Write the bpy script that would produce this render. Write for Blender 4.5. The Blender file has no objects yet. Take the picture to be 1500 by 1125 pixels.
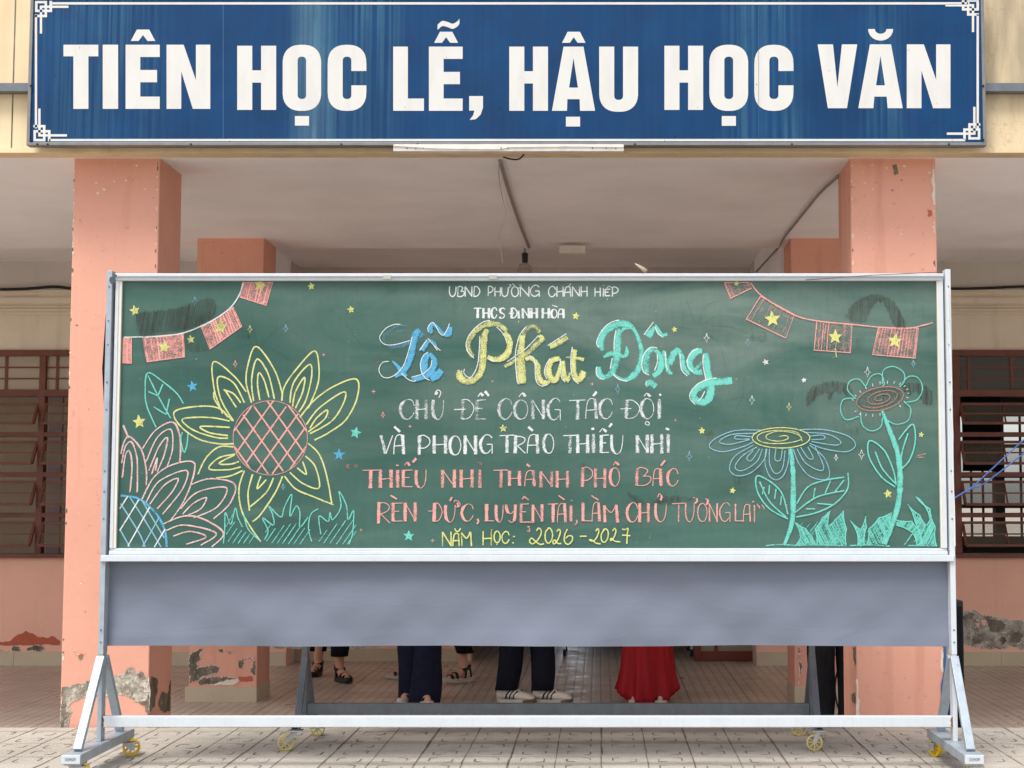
import bpy, bmesh, math, random
from mathutils import Vector, Matrix
from mathutils.geometry import tessellate_polygon
R = math.radians
rnd = random.Random(7)
S = bpy.context.scene
COL = S.collection

# ------------------------------------------------------------------ camera, light, exposure
F, CX, CY, HZ, HC = 2250.0, 881.0, 562.5, 730.0, 1.16      # focal length and principal point in photo pixels, eye height
TILT = math.atan((HZ - CY) / F)
cam_d = bpy.data.cameras.new('camera'); cam = bpy.data.objects.new('camera', cam_d); COL.objects.link(cam)
cam_d.sensor_width = 36; cam_d.lens = F * 36 / 1500
cam_d.shift_x = -(CX - 750) / 1500
cam_d.clip_start = 0.05; cam_d.clip_end = 2000
cam.location = (0, 0, HC); cam.rotation_euler = (R(90) + TILT, 0, 0)
S.camera = cam
S.view_settings.view_transform = 'Standard'; S.view_settings.look = 'None'
S.view_settings.gamma = 1; S.view_settings.exposure = 0.9
SUN_EL, SUN_AZ = R(60), R(-28)        # sun in front of the building, high, from the viewer's left
W = bpy.data.worlds.new('World'); S.world = W; W.use_nodes = True
nt = W.node_tree; bg = nt.nodes['Background']
sky = nt.nodes.new('ShaderNodeTexSky'); sky.sky_type = 'NISHITA'; sky.sun_disc = False
sky.sun_elevation = SUN_EL; sky.sun_rotation = R(180) - SUN_AZ
sky.air_density = 1.0; sky.dust_density = 2.5; sky.ozone_density = 1.0
hs = nt.nodes.new('ShaderNodeHueSaturation'); hs.inputs['Saturation'].default_value = 0.45      # a hazy overcast sky
nt.links.new(sky.outputs[0], hs.inputs['Color']); nt.links.new(hs.outputs[0], bg.inputs[0]); bg.inputs[1].default_value = 0.13
sd = bpy.data.lights.new('sun', 'SUN'); sd.energy = 1.5; sd.angle = R(22); sd.color = (1, 0.975, 0.93)
sun = bpy.data.objects.new('sun', sd); COL.objects.link(sun)
sdir = Vector((math.sin(SUN_AZ) * math.cos(SUN_EL), -math.cos(SUN_AZ) * math.cos(SUN_EL), math.sin(SUN_EL)))
sun.rotation_euler = sdir.to_track_quat('Z', 'Y').to_euler()
try: S.cycles.transparent_max_bounces = 24; S.cycles.diffuse_bounces = 8; S.cycles.max_bounces = 16
except Exception: pass

# ------------------------------------------------------------------ geometry helpers
ct, st = math.cos(TILT), math.sin(TILT)
def ray(px, py):
    u, v = (px - CX) / F, (CY - py) / F
    return Vector((u, ct - v * st, st + v * ct))
def P(px, py, Y):                      # point of the plane at depth Y
    d = ray(px, py); t = Y / d.y
    return Vector((d.x * t, Y, HC + d.z * t))
def PX(px, py, X):                     # point of the side plane at X
    d = ray(px, py); t = X / d.x
    return Vector((X, d.y * t, HC + d.z * t))
def PZ(px, py, Z):                     # point of the level plane at Z
    d = ray(px, py); t = (Z - HC) / d.z
    return Vector((d.x * t, d.y * t, Z))
def lin(c):
    return tuple(((x / 255) / 12.92 if x / 255 < 0.04045 else ((x / 255 + 0.055) / 1.055) ** 2.4) for x in c)

SPLIT = {'frame_lip','mounting_rail','panel_seam','screw','rivet','tape','torn_tape','sheet_seam','lace','stripe','passage_room_wall','right_room_wall'}
class MB:
    def __init__(s): s.v = []; s.f = []; s.m = []; s.uv = {}; s.col = {}
    def add(s, vs, fs, mi=0):
        b = len(s.v); s.v += [tuple(v) for v in vs]
        for f in fs: s.f.append([b + i for i in f]); s.m.append(mi)
        return b
    def box(s, a, b, mi=0):
        x0, y0, z0 = [min(p, q) for p, q in zip(a, b)]; x1, y1, z1 = [max(p, q) for p, q in zip(a, b)]
        s.add([(x0,y0,z0),(x1,y0,z0),(x1,y1,z0),(x0,y1,z0),(x0,y0,z1),(x1,y0,z1),(x1,y1,z1),(x0,y1,z1)],
              [(0,3,2,1),(4,5,6,7),(0,1,5,4),(1,2,6,5),(2,3,7,6),(3,0,4,7)], mi); return s
    def bar(s, p, q, w, h, up=(0,0,1), mi=0):          # rectangular bar from p to q
        p, q = Vector(p), Vector(q); d = (q - p).normalized(); up = Vector(up)
        if abs(d.dot(up)) > 0.98: up = Vector((0,1,0))
        a = d.cross(up).normalized() * w / 2; b = a.cross(d).normalized() * h / 2
        s.add([p-a-b,p+a-b,p+a+b,p-a+b,q-a-b,q+a-b,q+a+b,q-a+b],
              [(0,1,2,3),(7,6,5,4),(0,4,5,1),(1,5,6,2),(2,6,7,3),(3,7,4,0)], mi); return s
    def tube(s, pts, r, n=10, caps=True, mi=0):
        pts = [Vector(p) for p in pts]; k = len(pts)
        rs = r if isinstance(r, (list, tuple)) else [r] * k
        ref = None; rings = []
        for i, p in enumerate(pts):
            d = (pts[min(i+1,k-1)] - pts[max(i-1,0)]).normalized()
            if ref is None:
                ref = d.cross(Vector((0,0,1)))
                if ref.length < 0.1: ref = d.cross(Vector((0,1,0)))
            ref = (ref - d * ref.dot(d)).normalized(); o = d.cross(ref)
            rings.append([p + (ref * math.cos(2*math.pi*j/n) + o * math.sin(2*math.pi*j/n)) * rs[i] for j in range(n)])
        s.loft(rings, caps, mi); return s
    def loft(s, rings, caps=True, mi=0):
        n = len(rings[0]); vs = [v for r in rings for v in r]; fs = []
        for i in range(len(rings) - 1):
            for j in range(n): fs.append((i*n+j, i*n+(j+1)%n, (i+1)*n+(j+1)%n, (i+1)*n+j))
        if caps: fs.append(tuple(range(n))[::-1]); fs.append(tuple((len(rings)-1)*n + j for j in range(n)))
        s.add(vs, fs, mi); return s
    def ell(s, c, ax, n=12, zs=7, mi=0):               # rings of an ellipsoid
        c = Vector(c); rings = []
        for i in range(zs + 1):
            a = -math.pi/2 + math.pi * (0.04 + 0.92 * i / zs); rr = math.cos(a)
            rings.append([c + Vector((ax[0]*rr*math.cos(2*math.pi*j/n), ax[1]*rr*math.sin(2*math.pi*j/n), ax[2]*math.sin(a))) for j in range(n)])
        s.loft(rings, True, mi); return s
    def poly(s, pts, mi=0):
        pts = [Vector(p) for p in pts]; b = s.add(pts, [], mi)
        for t in tessellate_polygon([pts]): s.f.append([b + i for i in t]); s.m.append(mi)
        return s
    def build(s, name, mats, parent=None, bevel=0, smooth=False):
        if name in SPLIT:                              # separate pieces become separate parts
            root = list(range(len(s.v)))
            def find(i):
                while root[i] != i: root[i] = root[root[i]]; i = root[i]
                return i
            for f in s.f:
                for i in f[1:]: root[find(i)] = find(f[0])
            groups = {}
            for f, m in zip(s.f, s.m): groups.setdefault(find(f[0]), []).append((f, m))
            if len(groups) > 1:
                o = None
                for fs in groups.values():
                    k = MB(); idx = {}
                    for f, m in fs:
                        for i in f:
                            if i not in idx: idx[i] = len(k.v); k.v.append(s.v[i])
                        k.f.append([idx[i] for i in f]); k.m.append(m)
                    o = k._build(name, mats, parent, bevel, smooth)
                return o
        return s._build(name, mats, parent, bevel, smooth)
    def _build(s, name, mats, parent=None, bevel=0, smooth=False):
        me = bpy.data.meshes.new(name); me.from_pydata(s.v, [], s.f)
        if not isinstance(mats, (list, tuple)): mats = [mats]
        for m in mats: me.materials.append(m)
        if len(mats) > 1: me.polygons.foreach_set('material_index', s.m)
        me.update()
        bm = bmesh.new(); bm.from_mesh(me); bmesh.ops.recalc_face_normals(bm, faces=bm.faces[:]); bm.to_mesh(me); bm.free()
        if smooth: me.polygons.foreach_set('use_smooth', [True] * len(me.polygons))
        o = bpy.data.objects.new(name, me); COL.objects.link(o)
        if parent is not None: o.parent = parent
        if bevel:
            md = o.modifiers.new('bevel', 'BEVEL'); md.width = bevel; md.segments = 2; md.limit_method = 'ANGLE'
        return o
def tag(o, label=None, cat=None, group=None, kind=None):
    if label: o['label'] = label
    if cat: o['category'] = cat
    if group: o['group'] = group
    if kind: o['kind'] = kind
    return o
def thing(name, label, cat, group=None):               # geometry is written in world coordinates, so the Empty stays at the origin of its parts
    o = bpy.data.objects.new(name, None); COL.objects.link(o); o.empty_display_size = 0.1
    return tag(o, label, cat, group)
def spline(pts, per=6, closed=False):
    n = len(pts)
    if n < 3: return [tuple(p) for p in pts]
    out = []
    for i in range(n if closed else n - 1):
        q = [pts[(i+k) % n] if closed else pts[min(max(i+k,0),n-1)] for k in (-1,0,1,2)]
        for j in range(per):
            t = j / per
            out.append(tuple(0.5*((2*b)+(c-a)*t+(2*a-5*b+4*c-d)*t*t+(3*b-a-3*c+d)*t**3) for a,b,c,d in zip(*q)))
    if not closed: out.append(tuple(pts[-1]))
    return out

# ------------------------------------------------------------------ materials
class NT:
    def __init__(s, name):
        s.m = bpy.data.materials.new(name); s.m.use_nodes = True; s.t = s.m.node_tree
        s.b = s.t.nodes['Principled BSDF']; s.out = s.t.nodes['Material Output']; s._co = None
    def n(s, typ, **kw):
        x = s.t.nodes.new(typ)
        for k, v in kw.items(): setattr(x, k, v)
        return x
    def l(s, a, b): s.t.links.new(a, b)
    def co(s, scale=(1,1,1), loc=(0,0,0)):
        if s._co is None: s._co = s.n('ShaderNodeTexCoord').outputs['Object']
        mp = s.n('ShaderNodeMapping'); mp.inputs['Scale'].default_value = scale; mp.inputs['Location'].default_value = loc
        s.l(s._co, mp.inputs[0]); return mp.outputs[0]
    def noise(s, scale=5, detail=4, stretch=(1,1,1), loc=(0,0,0), rough=0.55, dist=0):
        x = s.n('ShaderNodeTexNoise'); x.inputs['Scale'].default_value = scale; x.inputs['Detail'].default_value = detail
        x.inputs['Roughness'].default_value = rough; x.inputs['Distortion'].default_value = dist
        s.l(s.co(stretch, loc), x.inputs['Vector']); return x.outputs[0]
    def ramp(s, v, a, b, lo=0, hi=1):
        x = s.n('ShaderNodeMapRange'); x.inputs[1].default_value = a; x.inputs[2].default_value = b
        x.inputs[3].default_value = lo; x.inputs[4].default_value = hi; s.l(v, x.inputs[0]); return x.outputs[0]
    def math(s, op, a, b=None, c=None):
        x = s.n('ShaderNodeMath', operation=op)
        for i, v in enumerate((a, b, c)):
            if v is None: continue
            if isinstance(v, (int, float)): x.inputs[i].default_value = v
            else: s.l(v, x.inputs[i])
        return x.outputs[0]
    def mix(s, f, a, b):
        x = s.n('ShaderNodeMix', data_type='RGBA')
        for i, v in ((0, f), (6, a), (7, b)):
            if isinstance(v, (int, float)): x.inputs[i].default_value = v
            elif isinstance(v, tuple): x.inputs[i].default_value = (*v[:3], 1)
            else: s.l(v, x.inputs[i])
        return x.outputs[2]
    def xyz(s):
        s.co(); x = s.n('ShaderNodeSeparateXYZ'); s.l(s._co, x.inputs[0]); return x.outputs
    def bump(s, h, strength=0.3, dist=0.01):
        x = s.n('ShaderNodeBump'); x.inputs['Strength'].default_value = strength; x.inputs['Distance'].default_value = dist
        s.l(h, x.inputs['Height']); s.l(x.outputs[0], s.b.inputs['Normal'])
    def fin(s, col, rough=0.7, metal=0, spec=0.4):
        if isinstance(col, tuple): s.b.inputs['Base Color'].default_value = (*col, 1)
        else: s.l(col, s.b.inputs['Base Color'])
        if isinstance(rough, (int, float)): s.b.inputs['Roughness'].default_value = rough
        else: s.l(rough, s.b.inputs['Roughness'])
        s.b.inputs['Metallic'].default_value = metal; s.b.inputs['Specular IOR Level'].default_value = spec
        return s.m
def simple(name, c, rough=0.6, metal=0, var=0.12, sc=6, spec=0.4, bump=0, bsc=60, stretch=(1,1,1)):
    t = NT(name); c = lin(c)
    d = tuple(x * (1 - var) for x in c); e = tuple(min(1, x * (1 + var)) for x in c)
    col = t.mix(t.ramp(t.noise(sc, 5, stretch), 0.3, 0.7), d, e)
    if bump: t.bump(t.noise(bsc, 4), bump, 0.004)
    return t.fin(col, rough, metal, spec)
def plaster(name, c, dirt, amount=0.35, streak=True, low=None):
    t = NT(name); c = lin(c); dirt = lin(dirt)
    col = t.mix(t.ramp(t.noise(1.7, 6), 0.3, 0.7), tuple(x*0.93 for x in c), tuple(min(1, x*1.05) for x in c))
    if streak: col = t.mix(t.ramp(t.noise(9, 4, (1,1,0.08)), 0.55, 0.8, 0, amount), col, dirt)
    col = t.mix(t.ramp(t.noise(38, 3), 0.66, 0.72, 0, amount*0.8), col, dirt)
    col = t.mix(t.ramp(t.noise(5, 8, (1,1,1), (3,1,2), 0.7), 0.62, 0.75, 0, amount*0.7), col, dirt)
    if low:
        z = t.xyz()[2]
        m = t.math('MULTIPLY', t.ramp(z, low[0], low[1], 1, 0), t.ramp(t.noise(6, 6), 0.42, 0.6))
        col = t.mix(t.math('MULTIPLY', m, 0.8), col, lin(low[2]))
    t.bump(t.noise(30, 6), 0.25, 0.006)
    return t.fin(col, 0.85, 0, 0.25)
M = {}
M['pink'] = plaster('pink_plaster', (224,164,142), (186,120,98), 0.5)
M['pink_lifted'] = plaster('pink_plaster_lifted', (242,188,164), (206,132,108), 0.3, True)  # pillar pink in a lighter copy, brightened to offset the corridor's shade
M['darkpatch'] = plaster('old_red_paint', (190,100,76), (150,84,66), 0.5, False)
M['beige'] = plaster('beige_wall_paint', (232,220,200), (170,140,100), 0.3)
M['greywall'] = plaster('grey_wall_paint', (208,200,192), (150,138,125), 0.25)
M['ceiling'] = plaster('ceiling_paint', (247,247,248), (214,206,200), 0.25, False)
def m_fascia():
    t = NT('cream_fascia_paint'); c = lin((226,204,166))
    col = t.mix(t.ramp(t.noise(2.2, 6), 0.3, 0.7), tuple(x*0.9 for x in c), tuple(min(1, x*1.06) for x in c))
    col = t.mix(t.ramp(t.noise(7, 5, (1,1,0.05)), 0.5, 0.75, 0, 0.5), col, lin((186,158,118)))
    x = t.xyz()
    right = t.ramp(x[0], 1.9, 2.0)
    dark = t.math('MULTIPLY', right, t.ramp(x[2], 3.12, 3.28, 0.25, 0.85))
    col = t.mix(t.math('MULTIPLY', dark, t.ramp(t.noise(8, 7, (1,1,0.15)), 0.25, 0.55)), col, lin((150,136,114)))
    cr = t.n('ShaderNodeTexVoronoi', feature='DISTANCE_TO_EDGE'); cr.inputs['Scale'].default_value = 2.2
    nz = t.n('ShaderNodeTexNoise'); nz.inputs['Scale'].default_value = 6; nz.inputs['Detail'].default_value = 5; t.l(t.co(), nz.inputs['Vector'])
    va = t.n('ShaderNodeVectorMath', operation='MULTIPLY_ADD'); t.l(nz.outputs[1], va.inputs[0]); va.inputs[1].default_value = (0.5,0.5,0.5); t.l(t.co((2.2,1,0.8)), va.inputs[2]); t.l(va.outputs[0], cr.inputs['Vector'])
    col = t.mix(t.math('MULTIPLY', t.ramp(cr.outputs[0], 0.0, 0.006, 0.3, 0), right), col, lin((85,70,55)))
    t.bump(t.noise(20, 6), 0.2, 0.006)
    return t.fin(col, 0.85, 0, 0.25)
M['fascia'] = m_fascia()
def m_blue():
    t = NT('blue_sign_sheet'); c = lin((3,57,101))
    x = t.xyz()[0]
    def band(a, b):
        m = (P(a,107,7.67).x + P(b,107,7.67).x)/2; h = (P(b,107,7.67).x - P(a,107,7.67).x)/2
        return t.ramp(t.math('ABSOLUTE', t.math('SUBTRACT', x, m)), h*0.35, h*1.25, 1, 0)
    n1 = t.ramp(t.noise(46, 5, (1,1,0.012)), 0.40, 0.66)
    n3 = t.ramp(t.noise(7, 4, (1,1,0.25), (5,0,2)), 0.35, 0.65, 0.3, 1)
    bands = t.math('MAXIMUM', t.math('MAXIMUM', t.math('MULTIPLY', band(60,240), 0.6), band(425,500)), t.math('MAXIMUM', t.math('MULTIPLY', band(500,590), 0.75), t.math('MAXIMUM', t.math('MULTIPLY', band(1060,1180), 0.8), t.math('MULTIPLY', band(1265,1330), 0.5))))
    col = t.mix(t.ramp(t.noise(3, 4), 0.35, 0.7), tuple(v*0.82 for v in c), tuple(v*1.12 for v in c))
    col = t.mix(t.math('MULTIPLY', t.math('MULTIPLY', n1, n3), t.math('MULTIPLY_ADD', bands, 0.72, 0.06)), col, lin((70,118,136)))
    col = t.mix(t.math('MULTIPLY', t.math('MULTIPLY', band(430,480), n3), 0.3), col, lin((112,146,160)))
    col = t.mix(t.ramp(t.noise(8, 6, (1,1,1), (2,0,8)), 0.56, 0.75, 0, 0.3), col, lin((34,44,92)))
    col = t.mix(t.ramp(t.noise(55, 3), 0.7, 0.74, 0, 0.7), col, lin((18,26,40)))
    return t.fin(col, 0.6, 0, 0.2)
M['blue'] = m_blue()
def m_letter():
    t = NT('white_sign_vinyl'); c = lin((210,208,202))
    col = t.mix(t.ramp(t.noise(12, 5, (1,1,0.3)), 0.45, 0.8, 0, 0.5), c, lin((190,188,182)))
    col = t.mix(t.ramp(t.noise(34, 2, (1.6,1,0.8)), 0.755, 0.77, 0, 0.7), col, lin((120,105,90)))
    return t.fin(col, 0.55, 0, 0.3)
M['letter'] = m_letter()
def m_galv(name, c, rust=True, metal=0.35, v=0.82):
    t = NT(name); c = lin(c)
    col = t.mix(t.ramp(t.noise(16, 6), 0.35, 0.65), tuple(x*v for x in c), c)
    col = t.mix(t.ramp(t.noise(70, 3, (1,1,0.15)), 0.5, 0.8, 0, 0.4 if v < 0.9 else 0.12), col, tuple(x*0.6 for x in c))
    if rust: col = t.mix(t.ramp(t.noise(24, 6), 0.66, 0.74, 0, 0.7), col, lin((120,80,55)))
    t.bump(t.noise(40, 4), 0.08, 0.003)
    return t.fin(col, 0.42, metal, 0.5)
M['galv'] = m_galv('galvanised_steel', (164,175,183), True, 0.12)
M['galv_dark'] = m_galv('aged_steel', (112,117,122), True, 0.35)
M['alu'] = m_galv('white_aluminium', (200,206,210), False, 0.0, 0.95)
M['alu_cream'] = simple('cream_aluminium', (214,209,196), 0.4, 0, 0.05, 8)
M['signframe'] = m_galv('sign_frame_steel', (128,128,126), True, 0.2)
def m_board():
    t = NT('green_board'); 
    g = t.mix(t.ramp(t.noise(1.3, 4, (1,1,1.4)), 0.35, 0.68), lin((44,80,71)), lin((60,96,86)))
    x = t.xyz()
    up = t.ramp(x[2], 1.35, 2.2); side = t.ramp(x[0], -1.6, 0.2)
    dust = t.ramp(t.noise(2.4, 7, (0.5,1,1.6), (4,0,1), 0.6, 0.8), 0.38, 0.74)
    dust = t.math('MULTIPLY', dust, t.math('MULTIPLY_ADD', up, 0.65, 0.25))
    dust = t.math('MULTIPLY', dust, t.math('MULTIPLY_ADD', side, 0.75, 0.25))
    col = t.mix(dust, g, lin((126,140,131)))
    wipe = t.ramp(t.noise(9, 5, (0.12,1,1), (0,0,0), 0.6, 0.3), 0.52, 0.8, 0, 0.32)
    col = t.mix(wipe, col, lin((108,128,118)))
    dk = t.ramp(t.noise(4, 6, (0.35,1,1), (9,0,3), 0.6, 1.2), 0.6, 0.78, 0, 0.5)
    col = t.mix(dk, col, lin((42,70,64)))
    fine = t.ramp(t.noise(60, 3, (1,1,0.12)), 0.5, 0.85, 0, 0.2)
    col = t.mix(fine, col, lin((40,66,60)))
    return t.fin(col, 0.6, 0, 0.3)
M['board'] = m_board()
def m_chalk():
    t = NT('chalk'); a = t.n('ShaderNodeAttribute'); a.attribute_name = 'chalk'
    uv = t.n('ShaderNodeUVMap'); uv.uv_map = 'UVMap'
    sp = t.n('ShaderNodeSeparateXYZ'); t.l(uv.outputs[0], sp.inputs[0])
    e = t.math('ABSOLUTE', t.math('MULTIPLY_ADD', sp.outputs[1], 2, -1))
    e = t.math('POWER', e, 3)
    n = t.math('MULTIPLY_ADD', t.noise(170, 2, (1,1,1), (0,0,0), 0.7), 0.6, t.math('MULTIPLY', t.noise(34, 3), 0.4))
    d = t.math('SUBTRACT', a.outputs['Alpha'], t.math('MULTIPLY', e, 0.2))
    al = t.math('MULTIPLY', t.math('SUBTRACT', n, t.math('MULTIPLY_ADD', d, -0.75, 0.82)), 3.2)
    al = t.math('MINIMUM', t.math('MAXIMUM', al, 0.0), 0.95)
    t.l(al, t.b.inputs['Alpha'])
    t.l(a.outputs['Color'], t.b.inputs['Base Color'])
    t.b.inputs['Roughness'].default_value = 0.95; t.b.inputs['Specular IOR Level'].default_value = 0.1
    return t.m
M['chalk'] = m_chalk()
def m_smudge():
    t = NT('rubbed_chalk'); a = t.n('ShaderNodeAttribute'); a.attribute_name = 'chalk'
    n = t.math('MULTIPLY_ADD', t.noise(60, 3, (1,1,0.25), (0,0,0), 0.7), 0.8, t.math('MULTIPLY', t.noise(14, 4), 0.5))
    uv = t.n('ShaderNodeUVMap'); uv.uv_map = 'UVMap'; sp = t.n('ShaderNodeSeparateXYZ'); t.l(uv.outputs[0], sp.inputs[0])
    e = t.math('SUBTRACT', 1, t.math('POWER', t.math('ABSOLUTE', t.math('MULTIPLY_ADD', sp.outputs[1], 2, -1)), 2))
    al = t.math('MULTIPLY', t.math('MULTIPLY', t.ramp(n, 0.45, 0.85, 0.3, 1.0), e), a.outputs['Alpha'])
    t.l(al, t.b.inputs['Alpha']); t.l(a.outputs['Color'], t.b.inputs['Base Color'])
    t.b.inputs['Roughness'].default_value = 0.9; t.b.inputs['Specular IOR Level'].default_value = 0.1
    return t.m
M['smudge'] = m_smudge()
def m_cloth():
    t = NT('grey_blue_cloth'); c = lin((115,121,135))
    col = t.mix(t.ramp(t.noise(3, 5, (1,1,1)), 0.35, 0.7), tuple(x*0.97 for x in c), tuple(x*1.02 for x in c))
    x = t.xyz()[2]
    ws = t.n('ShaderNodeTexWave'); ws.inputs['Scale'].default_value = 60; t.l(t.co((1,1,0.3)), ws.inputs['Vector'])
    h = t.math('MULTIPLY_ADD', t.noise(2.2, 3, (1.6,1,1.1), (1,2,3), 0.45, 0.5), 0.35, t.math('MULTIPLY', t.noise(220, 2), 0.012))
    cr = t.math('ABSOLUTE', t.math('SUBTRACT', t.noise(1.6, 2, (1.0,1,2.6), (3,1,7), 0.5, 0.9), 0.5))
    cr2 = t.math('ABSOLUTE', t.math('SUBTRACT', t.noise(2.9, 2, (0.6,1,2.2), (1,4,2), 0.5, 0.6), 0.5))
    h = t.math('ADD', h, t.math('ADD', t.ramp(cr, 0, 0.05, 0.05, 0), t.ramp(cr2, 0, 0.04, 0.035, 0)))
    t.bump(h, 0.32, 0.02)
    return t.fin(col, 0.75, 0, 0.25)
M['cloth'] = m_cloth()
def m_paver():
    t = NT('concrete_paver')
    col = t.mix(t.ramp(t.noise(1.3, 5), 0.35, 0.68), lin((174,168,157)), lin((194,188,177)))
    cell = t.n('ShaderNodeTexWhiteNoise', noise_dimensions='2D'); fl = t.n('ShaderNodeVectorMath', operation='FLOOR'); t.l(t.co((1/0.408,1/0.38,0),(0,0.02,0)), fl.inputs[0]); t.l(fl.outputs[0], cell.inputs[0])
    col = t.mix(t.math('MULTIPLY', cell.outputs[0], 0.3), col, lin((142,135,124)))
    col = t.mix(t.ramp(t.noise(0.9, 5, (1,1,1), (7,2,0), 0.65, 0.6), 0.52, 0.66, 0, 0.45), col, lin((128,120,112)))
    col = t.mix(t.ramp(t.noise(4.5, 6, (1,1.8,1), (3,1,0)), 0.5, 0.7, 0, 0.5), col, lin((158,150,142)))
    col = t.mix(t.ramp(t.noise(150, 3), 0.5, 0.75, 0, 0.7), col, lin((96,88,78)))
    col = t.mix(t.ramp(t.noise(190, 2, (1,1,1), (5,5,5)), 0.58, 0.75, 0, 0.6), col, lin((222,212,196)))
    t.bump(t.noise(120, 4), 0.5, 0.004)
    return t.fin(col, 0.85, 0, 0.3)
M['paver'] = m_paver()
M['groove'] = simple('groove_dirt', (118,109,97), 0.95, 0, 0.5, 9, 0.1)
def m_tile():
    t = NT('ribbed_floor_tile')
    x = t.xyz()
    def lines(v, period, w):
        f = t.math('FRACT', t.math('MULTIPLY', v, 1/period)); return t.math('LESS_THAN', t.math('ABSOLUTE', t.math('SUBTRACT', f, 0.5)), w/period/2)
    jx = lines(x[0], 0.4, 0.007); jy = lines(x[1], 0.4, 0.006)
    rib = t.n('ShaderNodeTexWave', wave_type='BANDS', bands_direction='X'); rib.inputs['Scale'].default_value = 0.314/0.0667
    t.l(t.co(), rib.inputs['Vector'])
    rb = t.ramp(rib.outputs[1], 0.0, 0.25, 1, 0)
    cell = t.n('ShaderNodeTexWhiteNoise', noise_dimensions='2D')
    fl = t.n('ShaderNodeVectorMath', operation='FLOOR'); t.l(t.co((2.5,2.5,2.5), (0.5,0.5,0.5)), fl.inputs[0]); t.l(fl.outputs[0], cell.inputs[0])
    col = t.mix(cell.outputs[0], lin((186,174,160)), lin((205,193,179)))
    col = t.mix(t.ramp(t.noise(2, 5), 0.35, 0.7, 0, 0.5), col, lin((168,145,132)))
    col = t.mix(t.math('MULTIPLY', rb, 0.34), col, lin((100,78,66)))
    col = t.mix(t.math('MULTIPLY', t.math('MAXIMUM', jx, t.math('MULTIPLY', jy, 0.6)), 0.6), col, lin((66,50,42)))
    t.bump(t.math('SUBTRACT', 1, t.math('MAXIMUM', rb, jx)), 0.3, 0.002)
    return t.fin(col, t.ramp(t.noise(7, 4), 0.3, 0.7, 0.26, 0.5), 0, 0.5)
M['tile'] = m_tile()
M['plinth'] = simple('tan_skirting_tile', (196,180,152), 0.45, 0, 0.07, 4)
def m_cement():
    t = NT('bare_cement')
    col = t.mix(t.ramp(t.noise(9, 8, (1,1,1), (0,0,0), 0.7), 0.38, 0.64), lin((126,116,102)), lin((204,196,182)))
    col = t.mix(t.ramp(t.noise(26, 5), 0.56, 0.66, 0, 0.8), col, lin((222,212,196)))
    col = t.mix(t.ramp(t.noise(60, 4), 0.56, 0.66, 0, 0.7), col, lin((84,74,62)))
    t.bump(t.noise(45, 6), 0.8, 0.01)
    return t.fin(col, 0.95, 0, 0.1)
M['cement'] = m_cement()
def m_cement2():
    t = NT('dark_bare_cement')
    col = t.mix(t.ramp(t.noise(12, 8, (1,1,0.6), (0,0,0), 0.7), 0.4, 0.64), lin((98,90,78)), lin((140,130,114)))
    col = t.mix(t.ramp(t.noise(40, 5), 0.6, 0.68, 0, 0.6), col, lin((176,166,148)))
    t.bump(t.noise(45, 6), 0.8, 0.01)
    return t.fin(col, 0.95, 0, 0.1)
M['cement_dark'] = m_cement2()
M['white_edge'] = simple('white_undercoat', (228,214,198), 0.9, 0, 0.1, 20)
M['brown'] = simple('brown_window_paint', (112,64,50), 0.5, 0, 0.18, 9, 0.4, 0.1)
M['door_red'] = simple('reddish_door_paint', (120,60,45), 0.45, 0, 0.15, 9)
def m_glass(name, c, alpha, rough=0.08):
    t = NT(name); t.b.inputs['Alpha'].default_value = alpha
    return t.fin(lin(c), rough, 0, 0.5)
M['glass'] = m_glass('window_glass', (120,112,98), 0.22)
M['glass_milky'] = m_glass('dusty_glass', (206,192,166), 0.5, 0.3)
M['glass_dull'] = m_glass('dull_glass', (128,114,92), 0.34, 0.25)
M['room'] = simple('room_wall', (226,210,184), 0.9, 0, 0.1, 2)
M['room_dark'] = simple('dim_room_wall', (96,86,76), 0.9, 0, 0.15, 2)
M['curtain'] = simple('lilac_curtain', (188,176,178), 0.9, 0, 0.1, 2)
M['black'] = simple('black_plastic', (22,22,24), 0.5, 0, 0.2, 20)
M['blackcloth'] = simple('black_fabric', (20,20,24), 0.9, 0, 0.3, 30, 0.2, 0.2, 90)
M['navy'] = simple('navy_fabric', (24,27,48), 0.9, 0, 0.25, 20, 0.2, 0.3, 40)
M['darknavy'] = simple('midnight_fabric', (20,22,34), 0.9, 0, 0.25, 20, 0.2, 0.3, 40)
def m_red():
    t = NT('red_dress_fabric'); c = lin((162,4,20))
    col = t.mix(t.ramp(t.noise(5, 4, (3,3,0.4)), 0.35, 0.7), tuple(x*0.72 for x in c), tuple(min(1,x*1.15) for x in c))
    t.bump(t.noise(120, 3), 0.15, 0.003)
    return t.fin(col, 0.6, 0, 0.3)
M['red'] = m_red()
M['skin'] = simple('skin', (206,156,128), 0.55, 0, 0.06, 9, 0.35)
M['hair'] = simple('black_hair', (24,20,19), 0.5, 0, 0.3, 60)
M['shirt'] = simple('white_shirt', (214,214,212), 0.9, 0, 0.05, 6)
M['shoe'] = simple('off_white_leather', (214,206,190), 0.6, 0, 0.1, 25)
M['gum'] = simple('gum_sole', (110,88,66), 0.7, 0, 0.15, 20)
M['white_sole'] = simple('white_sole', (190,182,170), 0.7, 0, 0.1, 20)
M['yellow'] = simple('yellow_polyurethane', (224,186,44), 0.45, 0, 0.12, 25)
M['pale_yellow'] = simple('pale_yellow_polyurethane', (214,196,110), 0.5, 0, 0.15, 25)
M['zinc'] = m_galv('zinc_plate', (188,190,190), True, 0.6)
M['rubber'] = simple('black_rubber', (28,27,27), 0.8, 0, 0.2, 30)
M['white_plastic'] = simple('white_plastic', (226,222,212), 0.45, 0, 0.05, 12)
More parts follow.
